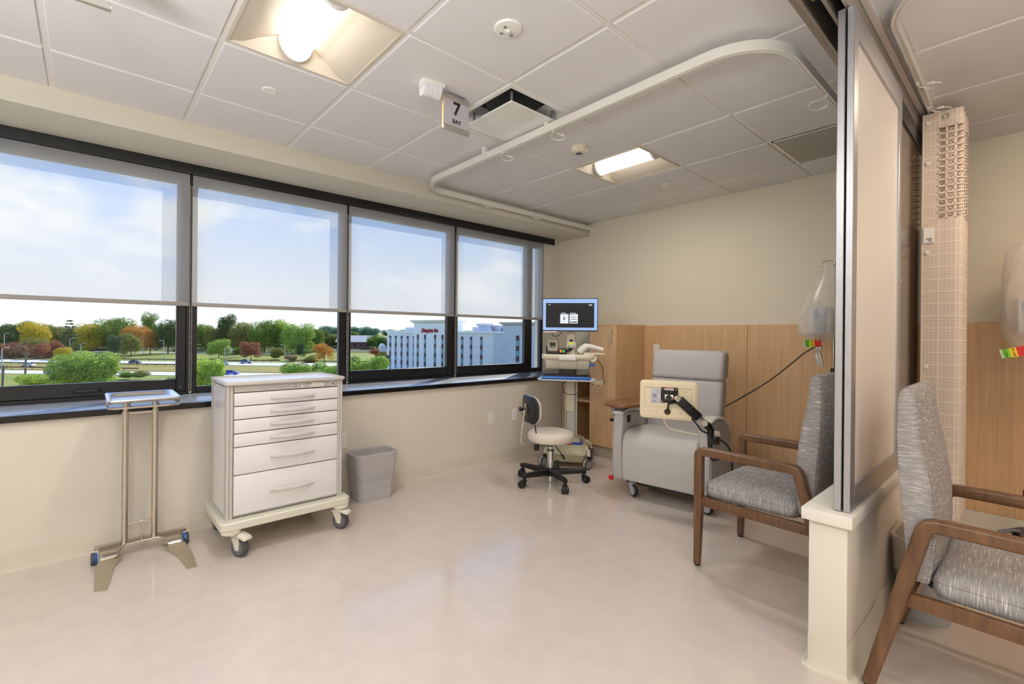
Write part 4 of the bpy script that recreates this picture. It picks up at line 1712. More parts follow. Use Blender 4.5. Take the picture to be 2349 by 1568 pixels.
MB().cyl((0, 0, .06), (0, 0, .125), .045, .034, n=20).build('base_hub', black_m, st)
for k, a in enumerate((174, 246, 318, 30, 102)):
    M = RZ(R(a))
    t_ = MB()
    t_.loft([[(x, y * wy, z0 + z * hz) for y, z in rrect(1, 1, .25, 3)] for x, wy, z0, hz in ((.03, .062, .094, .05), (.14, .05, .095, .044), (.25, .040, .098, .036), (.285, .036, .096, .036), (.298, .026, .095, .028))])
    b = MB()
    b.merge(t_.bm, 0, M)
    lg = b.build('leg', black_m, st)
    c = caster(st, .278 * math.cos(R(a)), .278 * math.sin(R(a)), R(a + 120 + 40 * k), r=.029, w=.026, fork=black_m, tyre=black_m, zt=.09, twin=True)
# backrest to the left of the seat as seen from the door
bd = R(156)          # direction from seat to backrest
M = RZ(bd)
b = MB()
b.tube([M @ Vector(p) for p in smooth_path([(.06, 0, .322), (.20, 0, .322), (.245, 0, .335), (.262, 0, .37), (.264, 0, .42), (.255, 0, .48), (.243, 0, .54), (.238, 0, .63)], 5)], .0085, 10)
b.build('back_bracket', chrome_m, st)
def pad(x0, wid, hgt, dep, bulge):
    rings = []
    for f, s_ in ((0, .80), (.15, .94), (.5, 1.0), (.85, .95), (1, .84)):
        rings.append([(x0 - dep * f - .05 * ((py / .17) ** 2) * 0 - .035 * (py / .17) ** 2 * bulge, py, .622 + pz) for py, pz in rrect(wid * s_, hgt * s_, .085 * s_, 6)])
    return rings
b = MB()
b.loft([[M @ Vector(p) for p in r_] for r_ in pad(.226, .33, .226, .030, 1)])
b.build('back_shell', black_m, st, smooth=60)
b = MB()
b.loft([[M @ Vector(p) for p in r_] for r_ in pad(.200, .322, .218, .026, 1)])
b.build('back_pad', stool_m, st, smooth=60)
b = MB()
b.cyl(M @ Vector((.236, 0, .625)), M @ Vector((.27, 0, .625)), .010, n=12)
b.cyl(M @ Vector((.262, 0, .625)), M @ Vector((.282, 0, .625)), .019, n=14)
b.build('adjust_knob', black_m, st)
b = MB()
b.box(.224, .232, -.02, .02, .57, .67, M=M)
b.build('back_plate', steel_m, st)
M2 = RZ(R(-62))
b = MB()
b.tube([M2 @ Vector(p) for p in ((.02, 0, .325), (.06, 0, .29), (.10, 0, .235))], .004, 8)
b.tube([M2 @ Vector(p) for p in ((.092, 0, .246), (.10, 0, .235), (.118, 0, .205))], [.006, .010, .008], 10)
b.build('height_lever', black_m, st)
b = MB()
b.tube([M @ Vector(p) for p in ((.10, .05, .335), (.15, .06, .40), (.17, .06, .50))], .005, 8)
b.build('tilt_lever', black_m, st)
M3 = RZ(R(160))
b = MB()
b.cyl(M3 @ Vector((.13, 0, .28)), M3 @ Vector((.13, 0, .325)), .022, n=14)
b.build('tension_knob', black_m, st)

# ---------------------------------------------------------------- computer cart
wk = thing('computer_cart', 'medical computer cart with monitor, drawer and keyboard on four casters', 'cart', (3.57, 2.98, 0), R(124.8))
shell_c = pm('cart_shell', 'd3d0b4', .35)
b = MB()
def ringz(w, d, r, z, cy=0):
    return [(px, cy + py, z) for px, py in rrect(w, d, r, 5)]
b.loft([ringz(.33, .37, .05, .045), ringz(.355, .40, .06, .055), ringz(.365, .41, .06, .118)])
b.build('base_skirt', pm('cart_skirt', 'b3af92', .45), wk, smooth=50)
b = MB()
b.loft([ringz(.372, .417, .06, .118), ringz(.372, .417, .06, .135), ringz(.34, .38, .06, .185), ringz(.27, .30, .05, .225, -.02), ringz(.16, .20, .04, .252, -.045)])
bc = b.build('base_cover', shell_c, wk, smooth=50)
def on_cover(x, y):
    """Height of the sloping base cover above (x, y)."""
    lv = [(.186, .2085, .135, 0), (.17, .19, .185, 0), (.135, .15, .225, -.02), (.08, .10, .252, -.045)]
    for (a0, b0, z0, c0), (a1, b1, z1, c1) in zip(lv, lv[1:]):
        for k in range(21):
            f = k / 20
            a, bb, cc = a0 + (a1 - a0) * f, b0 + (b1 - b0) * f, c0 + (c1 - c0) * f
            if abs(x) >= a - .002 or abs(y - cc) >= bb - .002:
                return z0 + (z1 - z0) * f
    return .252
def decal(pts, name, mat, wid):
    b = MB()
    P = [Vector((x, y, 0)) for x, y in pts]
    rows = []
    for i, p in enumerate(P):
        dd = (P[min(i + 1, len(P) - 1)] - P[max(i - 1, 0)]).normalized()
        s_ = Vector((-dd.y, dd.x, 0)) * wid / 2
        rows.append([tuple((p + q * s_)[:2]) + (on_cover(*(p + q * s_)[:2]) + .003,) for q in (-1, 1)])
    for a, c in zip(rows, rows[1:]):
        b.quad(a[0], c[0], c[1], a[1])
    return b.build(name, mat, bc)
blue_d = pm('decal_blue', '2e5fc4', .35)
decal([(.02 - k * .012, .148) for k in range(-10, 0)], 'blue_stripe', blue_d, .03)
decal([(-.045 - k * .010, .148) for k in range(8)] + [(-.125, .142), (-.132, .13), (-.134, .11), (-.132, .08), (-.128, .05), (-.122, .02)], 'blue_stripe', blue_d, .026)
decal([(.038 - k * .011, .147) for k in range(8)], 'red_emblem', pm('decal_red', 'd2352c', .35), .038)
b = MB()
for sx in (-1, 1):
    b.tube([(sx * .165, .12, .19), (sx * .20, .165, .15), (sx * .205, .19, .11)], .017, 10)
    b.tube([(sx * .165, -.12, .19), (sx * .20, -.165, .15), (sx * .205, -.19, .11)], .017, 10)
b.build('caster_arm', cream_p, wk)
for x, y, a in ((.205, .20, R(-130)), (-.205, .20, R(-130)), (.205, -.195, R(-60)), (-.205, -.195, R(-100))):
    caster(wk, x, y, a, r=.046, w=.024, fork=cream_p, tyre=rubber_m, zt=.115, twin=True, hubm=pm('hub_grey', '8c8a8c', .4))
MY = -.05
MX = -.018
mast_m = pm('mast_alu', 'c3c2b6', .4, .2)
b = MB()
b.box(MX - .058, MX + .058, MY - .035, MY + .035, .24, 1.10, .004, 1)
for s in (-1, 1):
    b.box(MX + s * .052, MX + s * .060, MY + .030, MY + .040, .24, 1.10)
b.build('mast', mast_m, wk)
b = MB()
for s in (-1, 1):
    b.box(MX + s * .0405, MX + s * .0455, MY + .0352, MY + .0365, .24, 1.10)
b.build('mast_groove', rubber_m, wk)
b = MB()
b.box(MX - .034, MX + .044, MY + .036, MY + .046, .495, 1.30, .003, 1)
b.box(MX + .004, MX + .006, MY + .0455, MY + .047, .50, 1.295)
b.build('lift_column', cream_p, wk)
b = MB()
b.box(MX - .03, MX + .03, MY - .02, MY + .03, 1.10, 1.36, .004, 1)
b.box(MX - .05, MX + .05, MY + .03, MY + .07, 1.34, 1.44, .004, 1)
b.build('monitor_bracket', alu_m, wk)
# drawer unit and work surface
b = MB()
b.loft([ringz(.38, .30, .03, .918, .06), ringz(.40, .32, .03, .926, .06), ringz(.425, .335, .03, 1.005, .06), ringz(.425, .335, .03, 1.015, .06)])
b.build('drawer_unit', cream_p, wk, smooth=50)
b = MB()
b.loft([ringz(.46, .37, .05, 1.006, .06), ringz(.485, .39, .06, 1.018, .06), ringz(.485, .395, .06, 1.05, .06), ringz(.475, .385, .06, 1.058, .06), ringz(.44, .35, .05, 1.058, .06), ringz(.435, .345, .05, 1.052, .06)])
b.build('work_surface', cream_p, wk, smooth=50)
b = MB()
b.box(-.085, .075, .24, .268, 1.002, 1.054, .01, 3)
b.build('front_handle', white_m, wk)
b = MB()
for x in (.082, -.092):
    b.box(x - .0012, x + .0012, .2165, .2285, .925, 1.01)
b.build('drawer_joint', pm('joint_grey', '9a9788', .5), wk)
b = MB()
b.cyl((.125, .222, .955), (.125, .230, .955), .009, n=14)
b.build('drawer_lock', steel_m, wk)
MB().box(-.245, -.205, .17, .215, .95, .975, .003, 1).build('side_latch', blue_m, wk)
b = MB()
b.tube([(-.242, .1, 1.035), (-.256, .12, 1.03), (-.258, .2, 1.02), (-.246, .235, 1.005), (-.22, .24, 1.0)], .012, 10)
b.build('side_grip', cream_p, wk)
MB().box(-.06, .08, -.05, .20, .868, .920, .003, 1).build('tray_slide', black_m, wk)
MB().box(-.05, .07, .10, .20, .838, .87, .003, 1).build('slide_bracket', black_m, wk)
b = MB()
b.loft([ringz(.50, .24, .05, .824, .27), ringz(.52, .26, .06, .828, .27), ringz(.52, .26, .06, .836, .27), ringz(.505, .245, .05, .84, .27)])
b.build('keyboard_tray', pm('tray_light', 'cfd4dc', .3), wk, smooth=50)
b = MB()
b.loft([[(.215 - .012 * 0, y, z) for y, z in ((.36, .842), (.395, .842), (.402, .850), (.398, .862), (.385, .866), (.36, .862))], [(-.225, y, z) for y, z in ((.36, .842), (.395, .842), (.402, .850), (.398, .862), (.385, .866), (.36, .862))]])
b.build('wrist_rest', blue_m, wk)
b = MB()
b.prism([(-.25, .20), (-.33, .22), (-.345, .30), (-.33, .36), (-.25, .36)], .795, .80, 'z')
b.prism([(-.33, .22), (-.345, .30), (-.33, .36), (-.322, .36), (-.337, .30), (-.322, .22)], .80, .85, 'z')
b.prism([(-.25, .355), (-.33, .355), (-.33, .362), (-.25, .362)], .80, .835, 'z')
b.build('mouse_holder', pm('holder_tan', 'a89d85', .45), wk)
b = MB()
b.tube(smooth_path([(-.02, .22, .82), (.03, .30, .79), (.02, .31, .72), (-.04, .31, .695), (-.10, .30, .71), (-.12, .29, .74), (-.115, .25, .80)], 5), .0035, 6)
b.tube(smooth_path([(-.18, .25, .82), (-.21, .28, .80), (-.26, .30, .79), (-.29, .30, .785), (-.31, .31, .80)], 5), .003, 6)
b.build('hanging_cable', black_m, wk)
# monitor
mt = T4((-.010, .10, 1.432)) @ RZ(R(7))
b = MB()
b.box(-.262, .262, -.012, .018, -.158, .158, .006, 2, M=mt)
b.box(-.14, .14, -.045, -.012, -.10, .10, .01, 2, M=mt)
mo = b.build('monitor', black_m, wk)
def scr(name, x0, x1, z0, z1, col, s_, d=.0005, sub=None):
    m = pm('screen_' + col, col if s_ > .6 else '0a0a0c', .35, spec=.25, emit=(col, s_))
    b = MB()
    b.box(x0, x1, .018, .018 + d, z0, z1, M=mt)
    return b.build(name, m, sub or mo)
# seen from the front +x runs to the viewer's left
scr('screen_border', -.255, .255, -.148, .150, '7f9cc8', .75)
scr('screen_window', -.226, .228, -.122, .112, '1b1b21', .5, .001)
scr('screen_header', -.226, .228, .085, .112, '2a2a2e', .5, .0014)
scr('screen_card', .014, .092, -.083, .006, 'b9c3cd', .75, .0016)
scr('screen_card', -.074, .004, -.083, .006, 'b9c3cd', .75, .0016)
for x0, x1, z0, z1 in ((.036, .085, .013, .017), (-.055, .0, .013, .017), (-.205, -.172, .092, .097), (.185, .205, .094, .098), (-.205, -.183, .086, .0885)):
    scr('screen_text', x0, x1, z0, z1, 'd9dde2', .7, .0018)
for x0, x1, z0, z1 in ((-.062, -.012, -.025, -.019), (-.066, -.004, -.045, -.039), (-.068, -.004, -.076, -.064), (.048, .062, -.052, -.020), (-.035, -.004, -.004, -.001)):
    scr('screen_line', x0, x1, z0, z1, '8b949e', .6, .002)
MB().box(.12, .25, -.004, .020, -.170, -.158, .002, 1, M=mt).build('monitor_clip', white_m, mo)
b = MB()
b.tube([mt @ Vector(p) for p in smooth_path([(.165, 0, -.17), (.165, 0, -.195), (.13, -.01, -.208), (.10, -.03, -.195), (.07, -.04, -.165)], 5)], .0035, 6)
b.build('monitor_cable', black_m, mo)
# battery display on the mast
b = MB()
b.box(MX - .045, MX + .045, MY + .046, MY + .072, 1.115, 1.175, .004, 1)
bd_ = b.build('battery_display', white_m, wk)
MB().box(MX - .03, MX + .026, MY + .072, MY + .0728, 1.148, 1.165).build('display_window', pm('lcd_yellow', 'c6d22a', .4, emit=('c6d22a', .35)), bd_)
b = MB()
for x in (-.024, .022):
    b.cyl((MX + x, MY + .072, 1.131), (MX + x, MY + .0735, 1.131), .007, n=12)
b.build('display_button', pm('key_blue', '4767b5', .4), bd_)
MB().box(MX - .01, MX + .015, MY + .048, MY + .068, 1.175, 1.195, .002, 1).build('display_plug', black_m, bd_)
b = MB()
for k in range(4):
    b.tube(smooth_path([(MX - .01 + k * .008, MY + .06, 1.115), (MX + .0 + k * .012, MY + .08, 1.09), (MX + .05 + k * .006, MY + .09, 1.075), (MX + .06 + k * .005, MY + .075, 1.06)], 4), .004, 6)
b.build('display_cable', black_m, bd_)
WKM = T4((3.57, 2.98, 0)) @ RZ(R(124.8))
def on_cart(x, y, z):
    p = WKM @ Vector((x, y, z))
    return (p.x, p.y, p.z)
# things standing on the cart
kb = thing('keyboard', 'black computer keyboard on the blue-edged tray of the computer cart', 'keyboard', on_cart(0, .26, .841), R(124.8))
b = MB()
b.prism([(-.085, .0), (.09, .0), (.09, .016), (-.085, .026)], -.215, .222, 'x', .003, 1)
b.build('case', black_m, kb)
b = MB()
for r_ in range(6):
    for c_ in range(21):
        if c_ in (15,) or (r_ == 5 and 4 < c_ < 10):
            continue
        x = .208 - c_ * .0198
        y = -.068 + r_ * .027
        z = .026 - (y + .085) * .0571
        b.box(x - .0085, x + .0085, y - .011, y + .011, z, z + .009, .0022, 1)
b.box(.21 - 10 * .0198, .21 - 4.4 * .0198, .056, .078, .018, .027, .002, 1)
b.build('keys', pm('key_black', '1e1e22', .5), kb, kind='stuff')
pr = thing('label_printer', 'small grey label printer with dark screen standing on the computer cart', 'printer', on_cart(.155, .04, 1.053), R(124.8))
b = MB()
b.loft([ringz(.10, .085, .012, .028, .0), ringz(.104, .09, .014, .05), ringz(.098, .085, .014, .11), ringz(.088, .07, .012, .14), ringz(.08, .06, .012, .148)])
b.build('body', pm('printer_grey', 'a7a396', .4), pr, smooth=50)
b = MB()
b.box(-.03, .03, .040, .0465, .065, .112, .003, 1)
b.build('display', black_gloss, pr)
b = MB()
for x in (-.02, 0, .02):
    b.cyl((x, .046, .074), (x, .0478, .074), .005, n=10)
for x in (-.014, .014):
    b.cyl((x, .044, .05), (x, .0475, .05), .006, n=10)
b.build('button', pm('button_pale', 'cdcabf', .4), pr)
b = MB()
b.box(-.062, .062, -.05, .055, 0, .028, .004, 1)
b.box(.056, .066, -.05, .03, .0, .075, .003, 1)
b.build('cradle', black_m, pr)
cr_ = thing('card_reader', 'small black box with orange and green lights on the computer cart', 'card reader', on_cart(.062, .06, 1.053), R(124.8))
MB().box(-.032, .03, -.03, .03, 0, .058, .005, 2).build('case', black_m, cr_)
MB().box(.004, .022, .03, .0312, .018, .044, .0, 1).build('orange_key', pm('lit_orange', 'ff7a1c', .4, emit=('ff7a1c', .6)), cr_)
MB().box(-.022, -.008, .03, .0312, .018, .042, .0, 1).build('green_key', pm('lit_green', '2fd06a', .4, emit=('2fd06a', .5)), cr_)
sc_ = thing('barcode_scanner', 'white handheld barcode scanner resting in its cradle on the computer cart', 'scanner', on_cart(-.175, .08, 1.053), R(124.8))
b = MB()
b.tube([(.078, 0, .022), (.066, 0, .034), (.045, 0, .056), (.02, 0, .076), (.0, 0, .085)], [.030, .033, .033, .031, .026], 12)
b.tube([(.012, 0, .080), (-.035, 0, .080), (-.09, 0, .066), (-.14, 0, .05), (-.15, 0, .046)], [.027, .021, .018, .021, .016], 12)
b.build('body', white_m, sc_, smooth=50)
b = MB()
b.cyl((.0785, 0, .0215), (.080, 0, .0198), .024, n=14)
b.build('scan_window', black_gloss, sc_)
b = MB()
b.loft([ringz(.06, .05, .01, 0), ringz(.07, .05, .012, .02), [Vector((.05, py, .03 + px * .4)) + Vector((px, 0, 0)) for px, py in rrect(.06, .045, .01, 5)]])
b.box(-.16, .02, -.012, .012, .0, .018, .004, 1)
b.build('cradle', cream_p, sc_)
b = MB()
b.tube(smooth_path([(-.07, .02, -.03), (-.11, .05, -.06), (-.145, .10, -.12), (-.15, .15, -.19), (-.145, .2, -.205)], 5), .003, 6)
b.build('cable', black_m, sc_)

# ---------------------------------------------------------------- covered infusion pumps on poles
def iv_pole(label, x, y, hook_dir, br=.21):
    t = thing('iv_pole', label, 'iv pole', (x, y, 0), 0, None)
    MB().cyl((0, 0, .10), (0, 0, 1.0), .0125, n=16).build('lower_tube', steel_m, t)
    MB().cyl((0, 0, .98), (0, 0, 1.80), .009, n=14).build('upper_tube', steel_m, t)
    b = MB()
    b.cyl((0, 0, .96), (0, 0, 1.01), .019, n=16)
    b.cyl((0, 0, .31), (0, 0, .345), .022, n=16)
    b.build('collar', black_m, t)
    b = MB()
    for s in (1, -1):
        q = Vector(hook_dir) * s
        b.tube(smooth_path([(0, 0, 1.80), q * .03 + Vector((0, 0, 1.812)), q * .075 + Vector((0, 0, 1.808)), q * .088 + Vector((0, 0, 1.795)), q * .086 + Vector((0, 0, 1.775)), q * .074 + Vector((0, 0, 1.768))], 5), .004, 8)
    b.build('hook', steel_m, t)
    b = MB()
    for k in range(5):
        a = 2 * math.pi * k / 5 + .5
        b.tube([(0, 0, .105), (br * .5 * math.cos(a), br * .5 * math.sin(a), .10), (br * math.cos(a), br * math.sin(a), .072)], .012, 8)
    b.cyl((0, 0, .085), (0, 0, .125), .03, n=16)
    b.build('base', pm('pole_base_grey', '6c6c6e', .45), t)
    for k in range(5):
        a = 2 * math.pi * k / 5 + .5
        caster(t, (br - .01) * math.cos(a), (br - .01) * math.sin(a), a, r=.028, w=.018, fork=black_m, tyre=black_m, zt=.075, twin=True)
    return t


def pump(label, x, y, z, rz):
    t = thing('infusion_pump', label, 'infusion pump', (x, y, z), rz)
    b = MB()
    b.box(-.065, .065, -.055, .055, 0, .21, .012, 2)
    b.build('body', pm('pump_grey', 'c9c8c6', .4), t)
    MB().box(-.052, .03, -.058, -.054, .12, .185, .002, 1).build('display', pm('pump_screen', '5f87b8', .25), t)
    b = MB()
    for r_ in range(3):
        for c_ in range(3):
            b.box(-.048 + c_ * .026, -.028 + c_ * .026, -.058, -.054, .02 + r_ * .03, .042 + r_ * .03, .002, 1)
    b.build('button', pm('pump_button', '8fa9c9', .4), t)
    MB().box(.036, .06, -.060, -.052, .02, .19, .004, 1).build('door_latch', white_m, t)
    b = MB()
    b.box(-.02, .02, .05, .075, .06, .14, .003, 1)
    b.build('pole_clamp', black_m, t)
    return t


def film_bag(label, x, y, rows, tagrot, neck, tail, flip=1):
    """rows: (z, cx, cy, rx, ry); crumpled thin film, tied at the neck."""
    t = thing('plastic_bag', label, 'plastic bag', (x, y, .03 if tail else 0), 0)
    b = MB()
    n = 30
    rings = []
    for z, cx, cy, rx, ry in rows:
        ring = []
        for k in range(n):
            a = 2 * math.pi * k / n
            w_ = 1 + .13 * noise.noise(Vector((math.cos(a) * 1.6, math.sin(a) * 1.6, z * 5 + x * 3))) + .05 * math.sin(a * 9 + z * 30) * (1 if rx > .03 else .6)
            ring.append((cx + rx * w_ * math.cos(a), cy + ry * w_ * math.sin(a), z + .006 * math.sin(a * 5)))
        rings.append(ring)
    b.loft(rings, caps=False)
    b.build('film', bag_m, t, smooth=25)
    if tail:
        b = MB()
        rings = []
        for z, cx, cy, r_ in tail:
            rings.append([(cx + r_ * (1 + .2 * math.sin(5 * a)) * math.cos(a), cy + r_ * (1 + .2 * math.sin(5 * a)) * math.sin(a), z) for a in (2 * math.pi * k / 14 for k in range(14))])
        b.loft(rings)
        b.build('knotted_tail', clear_mat('tail_film', 'e9e6e0', .18, .3, .4, .15), t, smooth=50)
    # coloured status tag
    M = T4(neck) @ tagrot
    tg = MB().box(-.030, .012, -.0012, .0012, -.028, .028, M=M).build('status_tag', tag_red, t)
    MB().box(.012, .040, -.0012, .0012, -.027, .027, M=M).build('yellow_band', tag_yellow, tg)
    MB().box(.040, .072, -.0012, .0012, -.026, .026, M=M).build('green_band', tag_green, tg)
    MB().box(.072, .078, -.0012, .0012, -.026, .026, M=M).build('white_edge', paper_m, tg)
    for txt, xx in (('IN USE', .026), ('CLEAN', .057)):
        me = text_mesh(txt, .0165, ink_m, .0002, bold=.0003)
        for s in (1,):
            o = link('lettering', me, tg)
            o.matrix_local = M @ T4((xx, .0016, 0)) @ RZ(R(180)) @ RX(R(90)) @ RZ(R(-90 * flip))
    return t


iv_pole('steel infusion pole beside the partition in the window bay, carrying a bagged pump', 4.20, .985, (.2, 1, 0))
pump('grey infusion pump with blue display inside the plastic bag in window bay', 4.168, 1.068, 1.255, R(-60))
film_bag('clear plastic bag tied over a pump with coloured tag, in the window bay', 4.18, 1.015,
         [(1.755, 0, .0, .012, .02), (1.72, 0, -.005, .03, .05), (1.64, 0, 0, .05, .09), (1.52, -.01, .01, .08, .125), (1.40, -.02, .02, .10, .15), (1.31, -.02, .03, .105, .15), (1.24, -.02, .04, .09, .13), (1.20, -.02, .055, .05, .075), (1.175, -.02, .06, .016, .02), (1.15, -.02, .06, .014, .018)],
         RZ(R(-72)) @ RZ(R(180)) @ RX(R(0)) @ RY(R(4)), (-.05, .062, 1.165),
         [(1.165, -.02, .058, .014), (1.14, -.02, .056, .022), (1.115, -.02, .058, .027), (1.095, -.02, .06, .014), (1.07, -.02, .056, .022), (1.03, -.02, .048, .022), (.985, -.02, .035, .014)], 1)
iv_pole('steel infusion pole at the frame edge in the right bay', 4.20, .03, (1, .25, 0), .12)
pump('grey infusion pump inside the plastic bag at the right frame edge', 4.135, .025, 1.27, R(-75))
film_bag('clear plastic bag over a pump with IN USE tag, at the right frame edge', 4.14, .03,
         [(1.80, 0, 0, .02, .03), (1.785, 0, 0, .06, .07), (1.75, 0, 0, .085, .098), (1.62, 0, 0, .095, .108), (1.45, -.01, 0, .10, .112), (1.32, -.01, 0, .10, .112), (1.24, -.01, .0, .08, .09), (1.19, -.02, .01, .06, .06), (1.17, -.02, .02, .055, .05)],
         RZ(R(-80)) @ RZ(R(180)) @ RY(R(14)), (-.09, .035, 1.168), None, 1)
b = MB()
b.tube(smooth_path([(4.16, 1.05, 1.25), (4.14, 1.09, 1.17), (4.16, 1.17, 1.11), (4.18, 1.25, 1.035), (4.20, 1.43, .872), (4.22, 1.64, .718), (4.30, 1.80, .62), (4.42, 1.9, .56)], 6), .006, 8)
o = b.build('power_cable', pm('cord_grey', '4f4940', .5))
tag(o, 'dark grey power cable running from bagged pump down behind the recliner', 'cable')

# ---------------------------------------------------------------- the view outside
EC = Vector((0, 0, EYE))


def at(u, v, d):
    """World point seen at photograph pixel (u, v) at depth d metres along the view direction."""
    return EC + (Fv + R2 * ((u - 1125.97) / 1075.63) + U2 * ((767.27 - v) / 1075.63)) * d


def gz(d):
    """Ground height by distance: flat lawn, sunk highway, then a rising hillside."""
    P = [(0, -13.2), (140, -13.2), (175, -13.0), (200, -12.6), (225, -12.0), (270, -11.4), (330, -9.6), (420, -4.0), (600, 2.0), (900, 6.0), (3000, 10.0)]
    for (a, za), (c, zc_) in zip(P, P[1:]):
        if d <= c:
            f = (d - a) / (c - a)
            f = f * f * (3 - 2 * f) if d > 225 else f
            return za + (zc_ - za) * f
    return P[-1][1]


def gp(u, d, dz=0):
    """Ground point straight below the sight line at column u and distance d."""
    p = at(u, 767, d)
    return Vector((p.x, p.y, gz(d) + dz))


def ld(l, d, z):
    """Point at lateral offset l and view depth d."""
    p = Rv * l + Fv * d
    return Vector((p.x, p.y, z))


grass_m = pm('lawn', '647c22', .9, var=(.09, .3), c2='857f32', lohi=(.35, .65))
verge_m = pm('dry_verge', '8d7a38', .9, var=(.12, .3), c2='7a7a34')
road_m = pm('asphalt', 'c2bfc2', .8, var=(.3, .06))
tree_shade_m = pm('tree_shade_strip', '47502a', .95, var=(.2, .3))  # ground colour darkened to paint in the shade beneath the tree belt
b = MB()
dl = [8, 30, 60, 100, 140, 150, 166, 172, 186, 195, 212, 220, 240, 270, 300, 330, 360, 420, 500, 600, 750, 900, 1500, 3000]
ls = [-1.35 + 2.75 * k / 30 for k in range(31)]
rows = [[ld(q * d, d, gz(d)) for q in ls] for d in dl]
b.loft(rows, False, closed=False)
o = b.build('lawn', grass_m, smooth=60)
tag(o, 'wide sunlit grass field and hillside beyond the windows', 'lawn', kind='structure')


def strip(name, d0, d1, l0, l1, lift, mat, label, cat, skew=0.0):
    b = MB()
    n = 40
    A, B2 = [], []
    for k in range(n + 1):
        l = l0 + (l1 - l0) * k / n
        for lst, d in ((A, d0), (B2, d1)):
            dd = d + skew * l
            lst.append(ld(l, dd, gz(dd) + lift))
    b.loft([A, B2], False, closed=False)
    return tag(b.build(name, mat, smooth=60), label, cat, kind='structure')


strip('road', 151, 163, -230, 60, .12, road_m, 'near pale carriageway of the highway outside', 'road', -.02)
strip('road', 193, 208, -260, 40, .12, road_m, 'far pale carriageway of the highway outside', 'road', -.03)
strip('grass_median', 165, 192, -240, 60, .10, verge_m, 'strip of dry grass between the two highway carriageways', 'verge', -.025)
strip('tree_shade_strip', 292, 352, -290, -70, .2, tree_shade_m, 'dark ground strip painted as shade under the belt of trees', 'ground')
strip('road', 284, 289, -260, -120, .25, road_m, 'thin lane along the foot of the wooded slope', 'road', .04)

rust_m = pm('rusted_rail', '5b4334', .7)


def guardrail(d, l0, l1, label, skew):
    t = thing('guardrail', label, 'guardrail', (0, 0, 0), 0, 'highway guardrails')
    b = MB()
    n = 40
    pts = [ld(l0 + (l1 - l0) * k / n, d + skew * (l0 + (l1 - l0) * k / n), gz(d) + .85) for k in range(n + 1)]
    b.sweep(pts, [(-.08, -.2), (.08, -.2), (.08, .2), (-.08, .2)])
    b.build('beam', rust_m, t)
    me = MB().box(-.09, .09, -.09, .09, -1.0, .1).mesh('post', rust_m)
    m = int((l1 - l0) / 3.8)
    for k in range(m):
        l = l0 + 3.8 * (k + .5)
        link('post', me, t, ld(l, d + skew * l, gz(d) + .85))


guardrail(211, -235, -96, 'rusty guardrail behind far carriageway, in the left window', -.03)
guardrail(211, -92, -18, 'rusty guardrail behind far carriageway, in the window over the drawer cart', -.03)
guardrail(186, -225, -118, 'rusty guardrail on the median, in the left window', -.03)
guardrail(168, -215, -128, 'rusty guardrail along the near carriageway, in the left window', -.02)

# ---- trees
LEAF = {}


def leaf_mat(key, c, c2):
    if key in LEAF:
        return LEAF[key]
    m = bpy.data.materials.new('leaf_' + key)
    m.use_nodes = True
    nt = m.node_tree
    N, L = nt.nodes.new, nt.links.new
    p = nt.nodes['Principled BSDF']
    g, nz, cr = N('ShaderNodeNewGeometry'), N('ShaderNodeTexNoise'), N('ShaderNodeValToRGB')
    nz.inputs['Scale'].default_value = .9
    nz.inputs['Detail'].default_value = 5
    nz.inputs['Roughness'].default_value = .75
    L(g.outputs['Position'], nz.inputs['Vector'])
    cr.color_ramp.elements[0].position, cr.color_ramp.elements[0].color = .32, (*(q * 1.1 for q in lin(c)), 1)
    cr.color_ramp.elements[1].position, cr.color_ramp.elements[1].color = .68, (*(q * 1.25 for q in lin(c2)), 1)
    L(nz.outputs['Fac'], cr.inputs[0])
    L(cr.outputs[0], p.inputs['Base Color'])
    p.inputs['Roughness'].default_value = .6
    p.inputs['Specular IOR Level'].default_value = .25
    p.inputs['Subsurface Weight'].default_value = 0
    tl_, mx = N('ShaderNodeBsdfTranslucent'), N('ShaderNodeMixShader')
    L(cr.outputs[0], tl_.inputs[0])
    mx.inputs[0].default_value = .30
    L(p.outputs[0], mx.inputs[1])
    L(tl_.outputs[0], mx.inputs[2])
    L(mx.outputs[0], nt.nodes['Material Output'].inputs[0])
    LEAF[key] = m
    return m


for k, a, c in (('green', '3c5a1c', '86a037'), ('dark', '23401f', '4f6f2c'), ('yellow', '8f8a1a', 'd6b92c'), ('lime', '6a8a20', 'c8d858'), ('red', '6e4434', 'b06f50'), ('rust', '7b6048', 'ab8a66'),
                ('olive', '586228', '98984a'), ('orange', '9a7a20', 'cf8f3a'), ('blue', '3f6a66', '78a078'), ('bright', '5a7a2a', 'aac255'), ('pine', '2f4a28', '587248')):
    leaf_mat(k, a, c)
bark_m = pm('bark', '4c3f31', .9)


